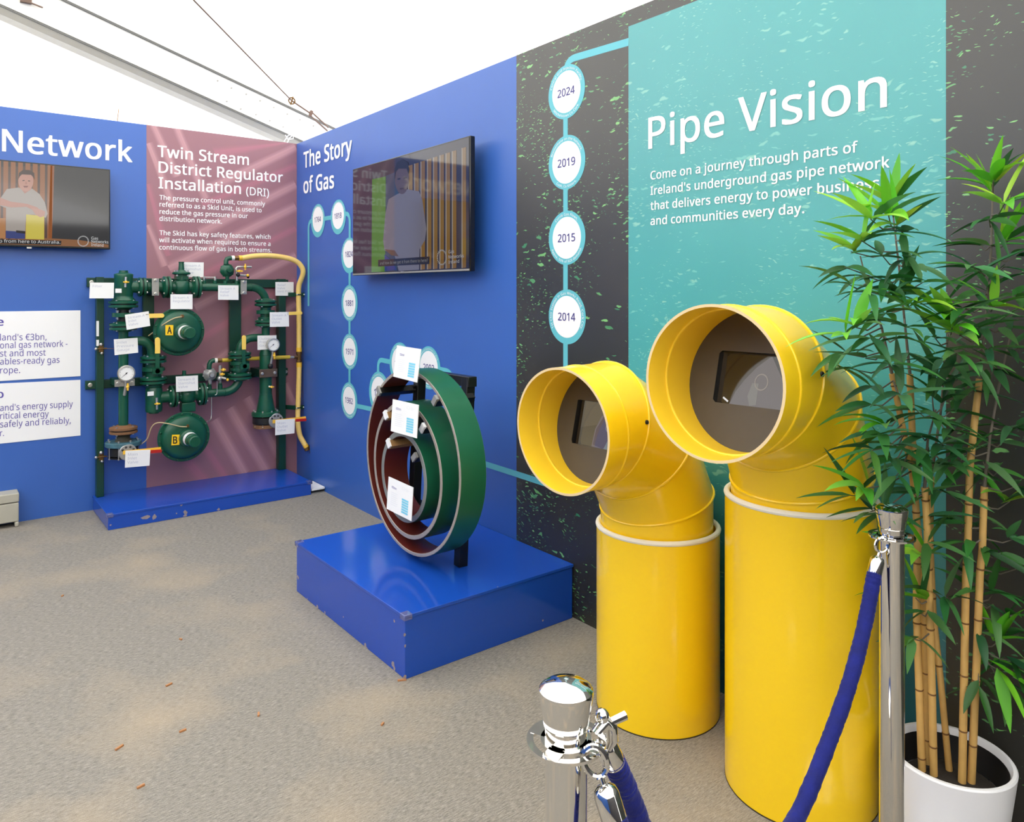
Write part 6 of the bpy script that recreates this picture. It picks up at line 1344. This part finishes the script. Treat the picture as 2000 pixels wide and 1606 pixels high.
tops = {'a': [(1768, 640), (1758, 540), (1742, 400)], 'b': [(1722, 640), (1700, 580), (1680, 500)], 'c': [(1812, 860), (1828, 800)], 'd': [(1838, 800), (1846, 700), (1854, 640)], 'e': [(1926, 620), (1936, 480), (1939, 360)], 'f': [(1934, 850), (1950, 760), (1972, 660)]}
for key, cl_ in clusters.items():
    co, P = cane_obj[key]; tw = MB(); lf = MB(); d0 = depth(P[0])
    stem = [P[0]]
    for (x, y) in tops[key]:
        p = at_d(x, y, min(d0, wall_d(x)-.03)); stem.append(p)
    tw.tube(stem, [.0042]+[.003]*(len(stem)-2)+[.0016], 8)
    spine = stem+P[:-1]
    dense = []
    for A_, B_ in list(zip(stem[:-1], stem[1:]))+list(zip(P[:-2], P[1:-1])):
        for k in range(6): dense.append(A_.lerp(B_, k/6))
    for (x, y, br) in cl_:
        dw = wall_d(x)
        dmax = min(dw-.03, 1.80); dmin = 1.60
        if x < 1775 and 930 < y: dmin, dmax = 1.665, 1.76
        if x < 1765 and y > 590: dmin, dmax = max(dmin, 1.60), min(dmax, 1.70)
        elif y > 720: dmin = min(1.745, dmax-.03)
        c = at_d(x, y, random.uniform(dmin, dmax))
        cand = [q for q in dense if q.z < c.z+.01] or dense
        nb = min(cand, key=lambda q: (q-c).length+max(0, c.z-q.z)*.0)
        # twig rises from a lower point of the stem
        tw.tube([nb, nb.lerp(c, .55)+UP*(-.012), c], [.0022, .0017, .0011], 6)
        out = (c-nb); out = out.normalized() if out.length > .01 else V((0, 0, 1))
        nL = random.randint(5, 6) if br else random.randint(3, 5)
        for k in range(nL):
            an = 2*PI*(k+random.random()*.6)/nL
            dr = (out*random.uniform(.5, 1.0)+V((math.cos(an), math.sin(an), 0))*random.uniform(.6, 1.0)+UP*(random.uniform(.2, .9) if br else random.uniform(-.25, .45)))
            if dr.x > 0 and c.x > -.12: dr.x *= -.3
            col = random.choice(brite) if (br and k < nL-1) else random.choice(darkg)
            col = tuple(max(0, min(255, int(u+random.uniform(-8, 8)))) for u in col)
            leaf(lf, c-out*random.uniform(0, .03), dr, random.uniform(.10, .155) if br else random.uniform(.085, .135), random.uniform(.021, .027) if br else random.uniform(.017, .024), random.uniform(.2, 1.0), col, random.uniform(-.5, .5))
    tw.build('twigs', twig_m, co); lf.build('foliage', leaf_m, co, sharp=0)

# ------------------------------------------------------------------ bits of debris on the carpet
for (px, py, a, l) in ((330, 1339, .3, .022), (122, 1165, 1.0, .012), (353, 1250, 2.0, .012), (357, 1429, .1, .020), (233, 1462, .5, .026), (275, 1538, .2, .020), (505, 1397, 1.2, .020), (747, 1416, .6, .014), (785, 1330, -.5, .030)):
    p = on_z(px, py, 0); d = V((math.cos(a), math.sin(a), 0))
    o = MB().beam(p-d*l/2+UP*.0025, p+d*l/2+UP*.003, .006, .005).build('wood_chip', mat('orange_wood', (176, 122, 78), .7), smooth=False)
    tag(o, 'tiny orange brown wood chip lying on the grey carpet', 'wood chip', 'wood chips on the carpet')
